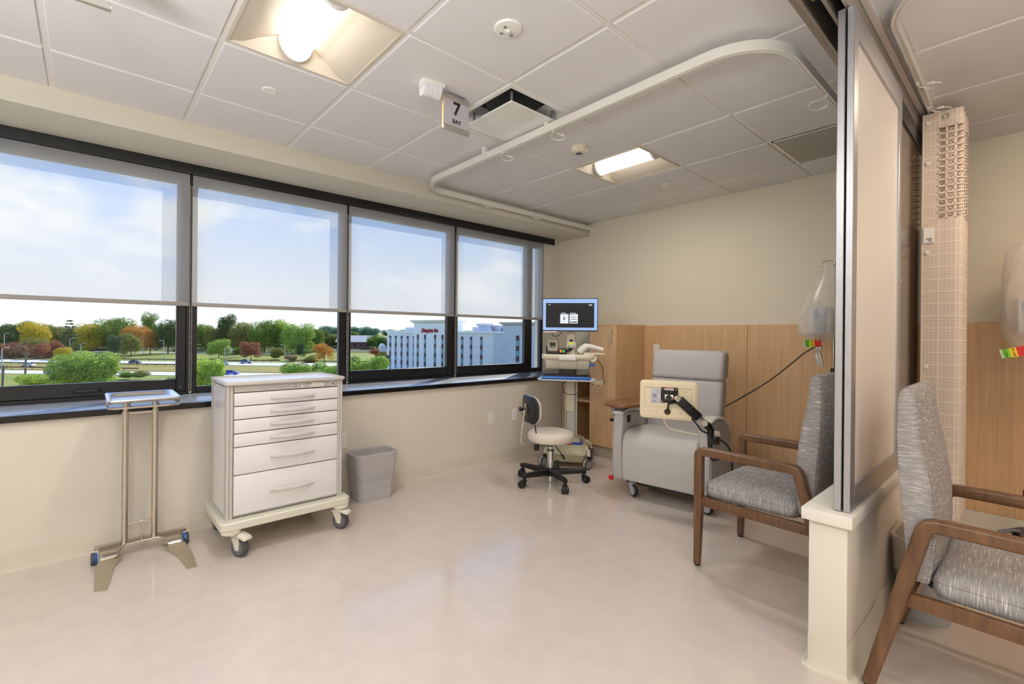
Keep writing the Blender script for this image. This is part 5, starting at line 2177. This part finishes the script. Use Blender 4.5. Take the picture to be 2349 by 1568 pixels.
def crown_mesh(shape, n, leaf, seed):
    """Unit crown (radius 1, height about 2, base at z=0): leaves scattered on clustered lobes."""
    g = np.random.default_rng(seed)
    if shape == 'round':
        lobes = [((0, 0, 1.0), .72)] + [((.62 * math.cos(a) * r_, .62 * math.sin(a) * r_, z), s) for a, r_, z, s in zip(g.uniform(0, 6.28, 20), g.uniform(.6, 1.05, 20), g.uniform(.45, 1.55, 20), g.uniform(.28, .46, 20))]
    elif shape == 'tall':
        lobes = [((0, 0, .9), .55)] + [((.5 * math.cos(a) * r_, .5 * math.sin(a) * r_, z), s) for a, r_, z, s in zip(g.uniform(0, 6.28, 22), g.uniform(.4, 1.0, 22), g.uniform(.3, 1.7, 22), g.uniform(.25, .42, 22))]
    elif shape == 'spread':
        lobes = [((.8 * math.cos(a) * r_, .8 * math.sin(a) * r_, z), s) for a, r_, z, s in zip(g.uniform(0, 6.28, 26), g.uniform(.1, 1.0, 26), g.uniform(.5, 1.5, 26), g.uniform(.24, .40, 26))]
    elif shape == 'conifer':
        lobes = []
        for z in np.linspace(.15, 1.85, 10):
            rr = .75 * (1 - (z / 2) ** 1.3) + .06
            for a in g.uniform(0, 6.28, 5):
                lobes.append(((rr * .75 * math.cos(a), rr * .75 * math.sin(a), z), max(.10, rr * .34)))
    else:   # bush
        lobes = [((.6 * math.cos(a) * r_, .6 * math.sin(a) * r_, z), s) for a, r_, z, s in zip(g.uniform(0, 6.28, 16), g.uniform(.1, 1.0, 16), g.uniform(.25, 1.2, 16), g.uniform(.3, .5, 16))]
    w = np.array([s ** 2 for _, s in lobes])
    idx = g.choice(len(lobes), n, p=w / w.sum())
    ctr = np.array([c for c, _ in lobes])[idx]
    rad = np.array([s for _, s in lobes])[idx]
    dv = g.normal(size=(n, 3))
    dv /= np.linalg.norm(dv, axis=1)[:, None]
    flat = np.array([1, 1, .45 if shape == 'conifer' else .85])
    pos = ctr + dv * flat * (rad * g.uniform(.72, 1.05, n))[:, None]
    nrm = dv * .8 + g.normal(size=(n, 3)) * .55 + np.array([0, 0, .35])
    nrm /= np.linalg.norm(nrm, axis=1)[:, None]
    t1 = np.cross(nrm, g.normal(size=(n, 3)))
    t1 /= np.linalg.norm(t1, axis=1)[:, None]
    t2 = np.cross(nrm, t1)
    sz = leaf * g.uniform(.6, 1.35, n)[:, None]
    q = np.stack([pos - t1 * sz, pos - t2 * sz * .55, pos + t1 * sz, pos + t2 * sz * .55], 1).reshape(-1, 3)
    me = bpy.data.meshes.new('crown')
    me.vertices.add(len(q))
    me.vertices.foreach_set('co', q.ravel())
    me.loops.add(4 * n)
    me.loops.foreach_set('vertex_index', np.arange(4 * n))
    me.polygons.add(n)
    me.polygons.foreach_set('loop_start', np.arange(0, 4 * n, 4))
    me.update(calc_edges=True)
    me.materials.append(LEAF['green'])
    return me


PROTO = {}
for sh_, nn, lf in (('round', 11000, .037), ('tall', 10000, .036), ('spread', 7000, .036), ('conifer', 9000, .032), ('bush', 9000, .042)):
    for sd_ in range(3):
        PROTO[(sh_, sd_)] = crown_mesh(sh_, nn, lf, 11 * sd_ + len(sh_))
NEAR = {k: crown_mesh(k, 30000, .031, 77 + len(k)) for k in ('round', 'spread', 'tall')}
trunk_mesh = MB()
trunk_mesh.tube([(0, 0, 0), (.02, .01, .4), (0, .02, 1.0)], [.055, .042, .03], 8)
for a, z0, l in ((.5, .45, .5), (2.4, .5, .55), (4.2, .42, .5), (5.5, .6, .45)):
    trunk_mesh.tube([(0, .01, z0), (.16 * math.cos(a), .16 * math.sin(a), z0 + l * .5), (.34 * math.cos(a), .34 * math.sin(a), z0 + l)], [.03, .02, .01], 6)
trunk_mesh = trunk_mesh.mesh('trunk', bark_m)
tcount = [0]


def tree(name, u, vtop, vbot, wpx, d, shape, col, label, near=False, clear=0.12, cat='tree'):
    """Tree whose crown spans vtop..vbot at distance d; the trunk reaches the ground below."""
    top, bot = at(u, vtop, d), at(u, vbot, d)
    base = gz(d)
    if 280 < d < 335 and vbot < 812 and shape != 'bush':
        bot = at(u, vbot + 9, d)
    zb = max(bot.z, base + .0)
    h = top.z - zb
    wr = wpx / 1075.63 * d / 2 * (1.2 if d > 250 else 1.0)
    t = thing(name, label, cat, (top.x, top.y, base), 0)
    tcount[0] += 1
    k = tcount[0]
    me = NEAR[shape] if near else PROTO[(shape, k % 3)]
    c = link('crown', me, t)
    c.material_slots[0].link = 'OBJECT'
    c.material_slots[0].material = LEAF[col]
    c.scale = (wr, wr, h / 1.95)
    c.rotation_euler = (0, 0, k * 1.3)
    c.location = (0, 0, zb - base - h * .04)
    if shape != 'bush':
        s = (zb - base) + h * .75
        tr = link('trunk', trunk_mesh, t)
        tr.scale = (max(2.2, s * .42), max(2.2, s * .42), s)
        tr.location = (0, 0, -.3)
    return t


# skyline behind the left window
for a in (
    ('tree', 36, 726, 800, 66, 300, 'round', 'dark', 'dark green rounded tree at far left of the skyline, left window'),
    ('tree', 84, 730, 805, 62, 285, 'round', 'yellow', 'yellow-green domed tree second from left on the skyline, left window'),
    ('tree', 131, 738, 800, 60, 300, 'round', 'olive', 'dull olive tree between two yellow trees, left window'),
    ('pine_tree', 160, 729, 800, 46, 262, 'conifer', 'pine', 'dark layered pine in front of the second yellow tree, left window'),
    ('tree', 204, 734, 800, 66, 290, 'round', 'yellow', 'bright yellow tree right of the layered pine, left window'),
    ('tree', 262, 719, 805, 84, 300, 'round', 'green', 'big mid-green tree rising in the middle of left window skyline'),
    ('tree', 313, 735, 800, 56, 290, 'round', 'orange', 'orange-yellow tree right of the big mid-green tree, left window'),
    ('tree', 344, 712, 790, 44, 330, 'tall', 'green', 'tallest narrow green tree on left window skyline'),
    ('tree', 386, 724, 812, 62, 270, 'round', 'dark', 'deep green tree against the right frame of left window'),
    ('tree', 345, 752, 806, 34, 265, 'tall', 'orange', 'small orange-tipped tree before the deep green one, left window'),
    ('pine_tree', 272, 762, 812, 36, 255, 'round', 'pine', 'grey-green pine on the lawn behind the far carriageway, left of a twin'),
    ('pine_tree', 301, 757, 814, 44, 240, 'round', 'olive', 'olive pine standing alone on the sunny lawn, left window'),
    ('tree', 8, 738, 800, 36, 310, 'round', 'yellow', 'yellowish tree cut by the left edge of the picture'),
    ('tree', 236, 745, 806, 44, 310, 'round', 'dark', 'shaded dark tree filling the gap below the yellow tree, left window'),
):
    tree(*a)
for a in (
    ('shrub', 12, 772, 838, 46, 222, 'bush', 'red', 'reddish shrub at the left picture edge beyond the guardrail'),
    ('shrub', 48, 764, 836, 62, 225, 'bush', 'rust', 'tall purple-brown shrub beside the utility poles'),
    ('shrub', 96, 768, 834, 60, 222, 'bush', 'red', 'dull red shrub left of the near bright tree'),
    ('shrub', 86, 760, 810, 54, 232, 'bush', 'olive', 'olive shrub top behind the red shrubs'),
    ('shrub', 128, 762, 815, 40, 228, 'bush', 'red', 'bright red-tipped shrub top beside the pine'),
    ('shrub', 146, 782, 832, 46, 218, 'bush', 'yellow', 'yellow and red shrub just behind the near bright tree'),
    ('shrub', 290, 846, 866, 46, 140, 'bush', 'green', 'low green bush on the verge right of the near bright tree'),
    ('shrub', 325, 842, 864, 40, 140, 'bush', 'olive', 'low olive bush on the verge, right one of the pair'),
    ('shrub', 398, 856, 880, 26, 110, 'bush', 'green', 'green bush at the right frame of the left window'),
):
    tree(*a, cat='shrub')
tree('tree', 196, 786, 905, 150, 62, 'round', 'bright', 'large near bright green tree low in the left window', near=True)
tree('tree', 105, 846, 910, 100, 58, 'spread', 'lime', 'near yellow-green treetop at the bottom of left window', near=True)
# window above the drawer cart
for a in (
    ('tree', 472, 736, 800, 56, 310, 'round', 'green', 'green tree at the left frame, window over the drawer cart'),
    ('tree', 494, 742, 800, 46, 300, 'round', 'olive', 'olive-brown tree left of the tall dark tree, window over the cart'),
    ('tree', 519, 716, 800, 54, 300, 'tall', 'dark', 'tall dark green tree rising highest in window over the cart'),
    ('tree', 554, 730, 802, 56, 295, 'round', 'olive', 'olive-green tree right of the tall dark tree, window over the cart'),
    ('tree', 607, 725, 806, 70, 290, 'round', 'green', 'broad green tree at the middle of the window over the cart'),
    ('tree', 648, 729, 806, 50, 295, 'tall', 'lime', 'yellow-green tree right of the broad middle tree, window over cart'),
    ('tree', 684, 733, 806, 64, 285, 'round', 'bright', 'light green tree with loose crown, window over the cart'),
    ('tree', 724, 748, 802, 40, 300, 'round', 'green', 'lower green tree at the end of the tree belt, window over cart'),
    ('pine_tree', 502, 770, 818, 60, 235, 'round', 'bright', 'bright green spreading pine in front of the belt, window over cart'),
    ('tree', 576, 778, 820, 50, 228, 'round', 'red', 'round copper-red tree on the lawn, window over cart'),
    ('shrub', 636, 786, 820, 38, 232, 'bush', 'olive', 'round olive bush beside the light pole, window over cart'),
    ('shrub', 690, 784, 820, 32, 232, 'tall', 'dark', 'dark narrow evergreen right of the olive bush, window over cart'),
    ('shrub', 550, 788, 812, 34, 245, 'bush', 'green', 'green bush between the bright pine and copper tree'),
    ('shrub', 668, 808, 826, 34, 220, 'bush', 'rust', 'low brown thicket by the far carriageway, window over cart'),
    ('shrub', 712, 806, 830, 40, 215, 'bush', 'olive', 'low olive thicket left of the yellow tree, window over cart'),
    ('tree', 744, 780, 832, 52, 190, 'spread', 'orange', 'golden yellow sparse tree at right, window over cart'),
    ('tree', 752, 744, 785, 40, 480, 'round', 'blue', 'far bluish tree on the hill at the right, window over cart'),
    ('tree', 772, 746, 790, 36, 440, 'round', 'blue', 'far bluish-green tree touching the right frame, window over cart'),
    ('tree', 738, 756, 792, 34, 430, 'round', 'green', 'small far green tree above the golden tree'),
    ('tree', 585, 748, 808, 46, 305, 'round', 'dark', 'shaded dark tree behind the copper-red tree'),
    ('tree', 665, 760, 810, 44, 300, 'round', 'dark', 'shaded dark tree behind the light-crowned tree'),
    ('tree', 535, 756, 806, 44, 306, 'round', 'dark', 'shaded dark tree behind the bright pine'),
):
    tree(*a, cat='shrub' if a[0] == 'shrub' else 'tree')
tree('tree', 470, 806, 900, 96, 60, 'round', 'lime', 'near yellow-green tree at the left of window over the cart', near=True)
tree('tree', 700, 818, 900, 110, 56, 'spread', 'bright', 'near green treetop behind the cart top, left one of two', near=True)
tree('tree', 752, 826, 900, 80, 54, 'spread', 'bright', 'near green treetop behind the cart top, by the window frame', near=True)
# windows to the right
for a in (
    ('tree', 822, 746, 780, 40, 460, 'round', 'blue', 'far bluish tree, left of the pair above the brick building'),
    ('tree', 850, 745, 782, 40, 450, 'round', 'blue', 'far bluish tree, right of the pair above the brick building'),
    ('tree', 808, 758, 782, 30, 420, 'round', 'green', 'small far green tree at the frame above the brick building'),
    ('tree', 858, 764, 800, 34, 330, 'round', 'green', 'green tree between the brick building and the hotel'),
    ('tree', 878, 766, 800, 26, 300, 'round', 'dark', 'dark green tree close beside the hotel corner'),
    ('tree', 888, 753, 770, 28, 380, 'bush', 'dark', 'treetop peeking over the hotel roof corner'),
    ('shrub', 860, 795, 812, 32, 200, 'bush', 'red', 'small reddish shrub in front of the arched shed'),
    ('tree', 880, 808, 840, 36, 150, 'round', 'dark', 'dark bush-like tree at the foot of the hotel'),
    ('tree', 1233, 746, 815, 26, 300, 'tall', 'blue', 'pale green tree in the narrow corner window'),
):
    tree(*a, cat='shrub' if a[0] == 'shrub' else 'tree')
tree('tree', 838, 802, 900, 104, 58, 'spread', 'bright', 'near bright green tree low in the hotel sign window', near=True)
tree('tree', 945, 836, 900, 56, 60, 'spread', 'lime', 'near yellow-green treetop below the hotel windows', near=True)
# dense back row closing the wood
for k, u in enumerate(range(6, 790, 22)):
    if 404 < u < 450:
        continue
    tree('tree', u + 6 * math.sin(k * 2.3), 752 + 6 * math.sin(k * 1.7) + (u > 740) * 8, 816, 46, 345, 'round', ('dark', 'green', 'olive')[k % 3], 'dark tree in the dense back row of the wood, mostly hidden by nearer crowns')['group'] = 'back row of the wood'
# distant wooded ridge
b = MB()
rows = []
r3 = random.Random(5)
for d_, f in ((620, 0.0), (640, .75), (660, 1.0)):
    row = []
    for k in range(160):
        l = -620 + k * 5.2
        row.append(ld(l, d_, gz(600) - 8 + (12 + 3 * noise.noise(Vector((l * .02, 1, 0))) + 3.2 * noise.noise(Vector((l * .11, 4, d_)))) * f))
    rows.append(row)
b.loft(rows, False, closed=False)
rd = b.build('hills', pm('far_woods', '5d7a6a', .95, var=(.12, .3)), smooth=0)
tag(rd, 'faint distant wooded ridge along the horizon', 'hills', kind='structure')

# ---- vehicles on the highway
car_glass = pm('car_glass', '2a3138', .15)


def car(u, d, col, label, kind='car', name='car'):
    c = gp(u, d, .12)
    ang = math.atan2(Rv.y, Rv.x)
    t = thing(name, label, 'car' if name == 'car' else name, c, ang)
    body = pm('car_' + col, col, .3, coat=.5)
    L_, H_ = (4.6, 1.45) if kind == 'car' else (4.9, 1.8)
    b = MB()
    b.prism([(-L_ / 2, .3), (L_ / 2, .3), (L_ / 2, .65), (L_ * .46, .82), (L_ * .22, .92), (-L_ * .36, .95), (-L_ / 2, .85)], -.85, .85, 'y', .06, 1)
    b.build('body', body, t)
    b = MB()
    b.loft([[(x, y * .80, .9) for x, y in ((-L_ * .40, -1), (L_ * .24, -1), (L_ * .24, 1), (-L_ * .40, 1))], [(x, y * .66, H_) for x, y in ((-L_ * .28, -1), (L_ * .06, -1), (L_ * .06, 1), (-L_ * .28, 1))]])
    b.build('cabin', car_glass, t)
    b = MB()
    b.box(-L_ * .29, L_ * .07, -.67, .67, H_ - .02, H_ + .05, .02, 1)
    b.build('roof', body, t)
    me = MB().cyl((0, -.1, 0), (0, .1, 0), .32, n=14).mesh('wheel', black_m)
    for x in (-L_ * .31, L_ * .31):
        for y in (-.78, .78):
            link('wheel', me, t, (x, y, .32))
    return t


car(310, 201, '20222c', 'dark car on the far carriageway, left window')
car(66, 182, 'e6e8ea', 'white car on the left, beyond the near carriageway')
car(172, 199, 'b9c6dd', 'pale blue car half hidden behind the near bright tree')
car(126, 158, '8e9db8', 'grey-blue car half hidden beside the yellow-green treetop')
car(515, 199, 'e4e7ec', 'white car on the far carriageway, window over cart')
car(566, 206, '5a6a9c', 'slate blue minivan on the far carriageway, window over cart', 'van')
car(532, 158, '2436c0', 'bright blue car on the near carriageway, window over cart')
tr = thing('truck', 'white box truck parked beyond the bright pine', 'truck', gp(536, 262, .1), math.atan2(Rv.y, Rv.x))
MB().box(-2.2, 3.2, -1.2, 1.2, .8, 3.3, .05, 1).build('cargo_box', pm('truck_white', 'dfe2e2', .5), tr)
b = MB()
b.prism([(-4.4, .5), (-2.3, .5), (-2.3, 2.6), (-3.4, 2.6), (-4.2, 1.7), (-4.4, 1.5)], -1.1, 1.1, 'y', .05, 1)
b.build('cab', pm('truck_white', 'dfe2e2', .5), tr)
b = MB()
b.box(-4.12, -3.0, -1.13, 1.13, 1.7, 2.4, .02, 1)
b.build('cab_glass', car_glass, tr)
me = MB().cyl((0, -.14, 0), (0, .14, 0), .48, n=14).mesh('wheel', black_m)
for x in (-3.3, 2.0):
    for y in (-1.0, 1.0):
        link('wheel', me, tr, (x, y, .48))
MB().box(-4.3, 3.2, -.5, .5, .5, .8).build('chassis', black_m, tr)

# ---- street lights, poles, signs
pole_m = pm('lamp_pole_grey', 'b8bcc4', .5, .3)
wood_pole = pm('weathered_pole', '6b5f55', .9)


def street_lamp(u, vtop, d, side, label):
    base = gp(u, d)
    top = at(u, vtop, d)
    h = top.z - base.z
    t = thing('street_lamp', label, 'street lamp', base, math.atan2(Rv.y, Rv.x))
    MB().tube([(0, 0, 0), (0, 0, h * .5), (0, 0, h - .5)], [.20, .15, .12], 8).build('pole', pole_m, t)
    b = MB()
    b.tube(smooth_path([(0, 0, h - .6), (side * .3, 0, h - .1), (side * 1.1, 0, h + .1), (side * 1.7, 0, h + .1)], 4), .08, 6)
    b.build('arm', pole_m, t)
    MB().box(side * 1.7 - .5, side * 1.7 + .5, -.2, .2, h + .0, h + .22, .05, 1).build('lamp_head', pm('lamp_head_pale', 'd5d8de', .4), t)
    return t


for u, v, d, s, lb in ((10, 764, 240, 1, 'street lamp at the left picture edge above red shrubs'), (160, 775, 235, 1, 'street lamp before the layered pine, left window'), (186, 788, 225, 1, 'street lamp above the near bright tree'),
                       (330, 774, 262, -1, 'street lamp behind the sunny lawn, left of two, left window'), (376, 781, 228, -1, 'street lamp on the sunny lawn near the frame, left window'),
                       (516, 796, 215, 1, 'street lamp by the bright pine, window over cart'), (654, 791, 222, -1, 'street lamp by the olive bush, window over cart'), (5, 797, 150, 1, 'nearer street lamp at the left picture edge beside the roadway')):
    street_lamp(u, v, d, s, lb)


def utility(u, vtop, d, lean, label):
    base, top = gp(u, d), at(u + lean, vtop, d)
    t = thing('utility_pole', label, 'utility pole', base, math.atan2(Rv.y, Rv.x))
    v = top - base
    lx = v.dot(Rv)
    MB().tube([(0, 0, 0), (lx, 0, v.z)], [.17, .12], 10).build('post', wood_pole, t)
    b = MB()
    b.box(lx - .55, lx + .55, -.06, .06, v.z - .35, v.z - .2)
    for x in (-.45, 0, .45):
        b.cyl((lx + x, 0, v.z - .2), (lx + x, 0, v.z + .05), .05, n=8)
    b.build('cross_arm', wood_pole, t)
    return t


utility(55, 808, 72, 5, 'wooden utility pole, right of the pair at left')
utility(2, 838, 64, 6, 'leaning wooden utility pole at the left picture edge')
for k, (v0, v1, lb) in enumerate(((812, 806, 'upper thin power line running to the right utility pole'), (818, 810, 'lower thin power line running to the right utility pole'))):
    a, c = at(-60, v0 + 6, 66), at(60, v1, 72)
    n = 16
    o = MB().tube([a.lerp(c, q / n) - Vector((0, 0, .5 * math.sin(math.pi * q / n))) for q in range(n + 1)], .022, 5).build('power_line', black_m)
    tag(o, lb, 'power line')
for u, v, d, lb in ((83, 827, 213, 'small white road sign beside far carriageway, left window'), (249, 807, 250, 'small road sign at the lawn edge, left window')):
    base = gp(u, d)
    t = thing('road_sign', lb, 'road sign', base, math.atan2(Rv.y, Rv.x))
    h_ = at(u, v, d).z - base.z
    MB().cyl((0, 0, 0), (0, 0, h_), .06, n=8).build('post', pole_m, t)
    MB().box(-.45, .45, -.09, -.06, h_ - .5, h_ + .6, .01, 1).build('plate', pm('sign_plate', 'dfe3e6', .5), t)

# ---- brick building and arched shed
u0, u1, dB = 792, 846, 330
A = at(u0, 790, dB)
C_ = at(u1, 790, dB)
br = thing('school_building', 'long low red brick building with pale roof beyond the trees', 'building', gp((u0 + u1) / 2, dB), math.atan2(Rv.y, Rv.x))
zb = gp((u0 + u1) / 2, dB).z
Lb = (C_ - A).length
eave = at(818, 783.5, dB).z - zb
ridge = at(818, 771.5, dB).z - zb
base_b = at(818, 801, dB).z - zb
brick_m = pm('brick_red', '8a5a50', .85, var=(2.0, .12))
MB().box(-Lb / 2 - 6, Lb / 2, 0, 16, min(base_b, 0) - 1, eave).build('wall', brick_m, br)
b = MB()
b.prism([(-.8, eave - .2), (8, ridge + .8), (17, eave - .2)], -Lb / 2 - 7, Lb / 2 + .6, 'x')
b.build('roof', pm('roof_pale', 'c9c0bc', .7), br)
me = MB().box(-1.0, 1.0, -.08, .05, -.8, .8).mesh('window', car_glass)
for k in range(4):
    link('window', me, br, (-Lb / 2 + 2.5 + k * 4.4, 0, eave - 2.2))
hs = thing('arched_shed', 'small arched pale metal shed near the hotel corner', 'shed', gp(873, 246), math.atan2(Rv.y, Rv.x))
sc1 = 1075.63 / 246
r_h = 13.0 / sc1
zb = gp(873, 246).z
zlow = at(873, 804, 246).z - zb
hh = at(873, 788, 246).z - at(873, 804, 246).z
n = 12
b = MB()
b.loft([[(r_h * .62 * math.cos(math.pi * k / n) + ox_, yy, zlow - .5 + (hh + .5) * math.sin(math.pi * k / n) ** .8) for k in range(n + 1)] for yy, ox_ in ((0, 1.4), (9, -1.6))])
b.build('shell', pm('shed_metal', 'cfd6e2', .5, .2), hs)
MB().box(.2, 2.6, -.12, .02, zlow - .5, zlow + hh * .75, .02, 1).build('door', pm('shed_door', 'b8c2d2', .5), hs)
MB().box(-3, 3, 0, 9, -.2, zlow - .3).build('footing', verge_m, hs)

# ---- hotel
HA = at(888, 767, 165)
HBp = at(1237, 767, 131)
hx = (HBp - HA)
hx.z = 0
HL = hx.length
hang = math.atan2(hx.y, hx.x)
hz = gz(165)
hotel = thing('hotel', 'white five storey hotel with tower, red script sign and dark window strips', 'building', (HA.x, HA.y, hz), hang)
HM = T4((HA.x, HA.y, hz)) @ RZ(hang)
HI = HM.inverted()
hn = Vector((-math.sin(hang), math.cos(hang), 0))


def hxz(u, v):
    """Facade coordinates (x along, z up) of the sight line at pixel (u, v)."""
    dvec = at(u, v, 1) - EC
    tt = (Vector((HA.x, HA.y, EYE)) - EC).dot(hn) / dvec.dot(hn)
    q = HI @ (EC + dvec * tt)
    return q.x, q.z


stucco = pm('stucco_white', 'dfdfe4', .85)
stucco2 = pm('stucco_tower', 'ececee', .85)
stucco3 = pm('stucco_pale_grey', 'c4c8d4', .85)
win_dark = pm('spandrel_brown', '4b3430', .6)
win_blue = pm('window_teal', '6f98a8', .15)
roof_z = hxz(888, 759.5)[1]
MB().box(0, HL + 14, 0, 22, -1, roof_z).build('main_block', stucco, hotel)
MB().box(-.3, HL + 14, -.35, .1, roof_z - .45, roof_z + .15).build('parapet', stucco2, hotel)
tx0, tx1 = hxz(953, 760)[0], hxz(1026, 760)[0]
tz = hxz(953, 741)[1]
MB().box(tx0, tx1, -.7, 8, -1, tz).build('tower', stucco2, hotel)
b = MB()
b.loft([[(x, y, z) for x, y in ((tx0 - g, -.7 - g), (tx1 + g, -.7 - g), (tx1 + g, 8 + g), (tx0 - g, 8 + g))] for z, g in ((tz - .1, .0), (tz + .35, .6), (tz + .75, 1.0), (tz + .95, 1.1), (tz + .95, 0))])
b.build('cornice', stucco2, hotel)
sx0, sx1 = hxz(1157, 760)[0], hxz(1236, 760)[0]
szt = hxz(1157, 746)[1]
MB().box(sx0, sx1 + 6, -.7, 8, -1, szt).build('tower', stucco3, hotel)
b = MB()
b.loft([[(x, y, z) for x, y in ((sx0 - g, -.7 - g), (sx1 + 6 + g, -.7 - g), (sx1 + 6 + g, 8 + g), (sx0 - g, 8 + g))] for z, g in ((szt - .1, .0), (szt + .3, .5), (szt + .7, .9), (szt + .9, 1.0), (szt + .9, 0))])
b.build('cornice', stucco3, hotel)
MB().box(hxz(1133, 780)[0], sx0, -.25, .1, -1, roof_z - .6).build('pale_bay', stucco3, hotel)
FH = 2.95
top_z = hxz(895, 769.5)[1]
wcols = [(895.5, 0), (908, 0), (921.5, 0), (935.5, 0), (949.8, 0), (962, 1), (978.5, 1), (1001.5, 1), (1018.5, 1), (1060.5, 0), (1081, 0), (1104.5, 0), (1190.5, 2)]
for q, (u, tw) in enumerate(wcols):
    x = hxz(u, 767)[0]
    yy = {0: 0, 1: -.7, 2: -.7}[tw]
    ww = .85 if tw != 2 else 1.1
    zt_ = top_z if tw == 0 else top_z + .5
    st_ = MB().box(x - ww / 2, x + ww / 2, yy - .05, yy + .05, 1.0, zt_).build('window_strip', win_dark, hotel)
    for k in range(5):
        z1 = top_z - .95 - k * FH
        o = MB().box(x - ww / 2 + .08, x + ww / 2 - .08, yy - .09, yy - .02, z1 - 1.55, z1).build('window', win_blue, st_)
b = MB()
for k in range(5):
    z1 = top_z - .2 - k * FH
    b.box(0, HL + 10, -.012, .02, z1 - .04, z1 + .04)
b.build('floor_joint', pm('joint_line', 'b7bac8', .8), hotel)
for k, (u, v0, v1, w_) in enumerate(((930, 748.5, 757, 22), (1020, 749, 758, 10))):
    pass
rz0 = roof_z
unit_m = pm('roof_unit', 'c8ccd4', .5, .3)
for u, w_, h_, y_ in ((912, 4.5, 1.5, 6), (938, 5, 1.5, 9), (1088, 7, 2.2, 9), (1060, 2.5, 1.6, 7), (1125, 4.5, 1.6, 10)):
    x = hxz(u, 755)[0]
    MB().box(x - w_ / 2, x + w_ / 2, y_, y_ + 3, rz0 - .1, rz0 + h_, .15, 2).build('roof_unit', unit_m, hotel)
x = hxz(1086, 755)[0]
MB().lathe([(2.6, 0), (2.0, 1.6), (2.7, 2.0), (2.7, 2.6), (.01, 2.6)], 20, T4((x, 6, rz0))).build('roof_vent', unit_m, hotel)
x0, z0 = hxz(970, 757.5)
x1, z1 = hxz(1008, 757.5)
sgn = text_mesh('Hampton Inn', 2.05, pm('sign_crimson', '8e1620', .5, emit=('8e1620', .15)), .08, 'CENTER', .05, .35)
xs_ = [v.co.x for v in sgn.vertices]
wd = max(xs_) - min(xs_)
o = link('sign_lettering', sgn, hotel, ((x0 + x1) / 2, -.82, z0), (R(90), 0, 0))
o.scale = ((x1 - x0) / wd, 1.0, 1)
b = MB()
n = 10
x, zc_ = hxz(1175, 800)
for sgx in (1,):
    b.tube([(hxz(1178, 780)[0] + 3.0 * math.cos(math.pi - math.pi / 2 * k / n), -.75, hxz(1178, 779)[1] - 3 + 2.6 * math.sin(math.pi / 2 * k / n)) for k in range(n + 1)], .09, 6)
b.build('facade_arc', stucco3, hotel)
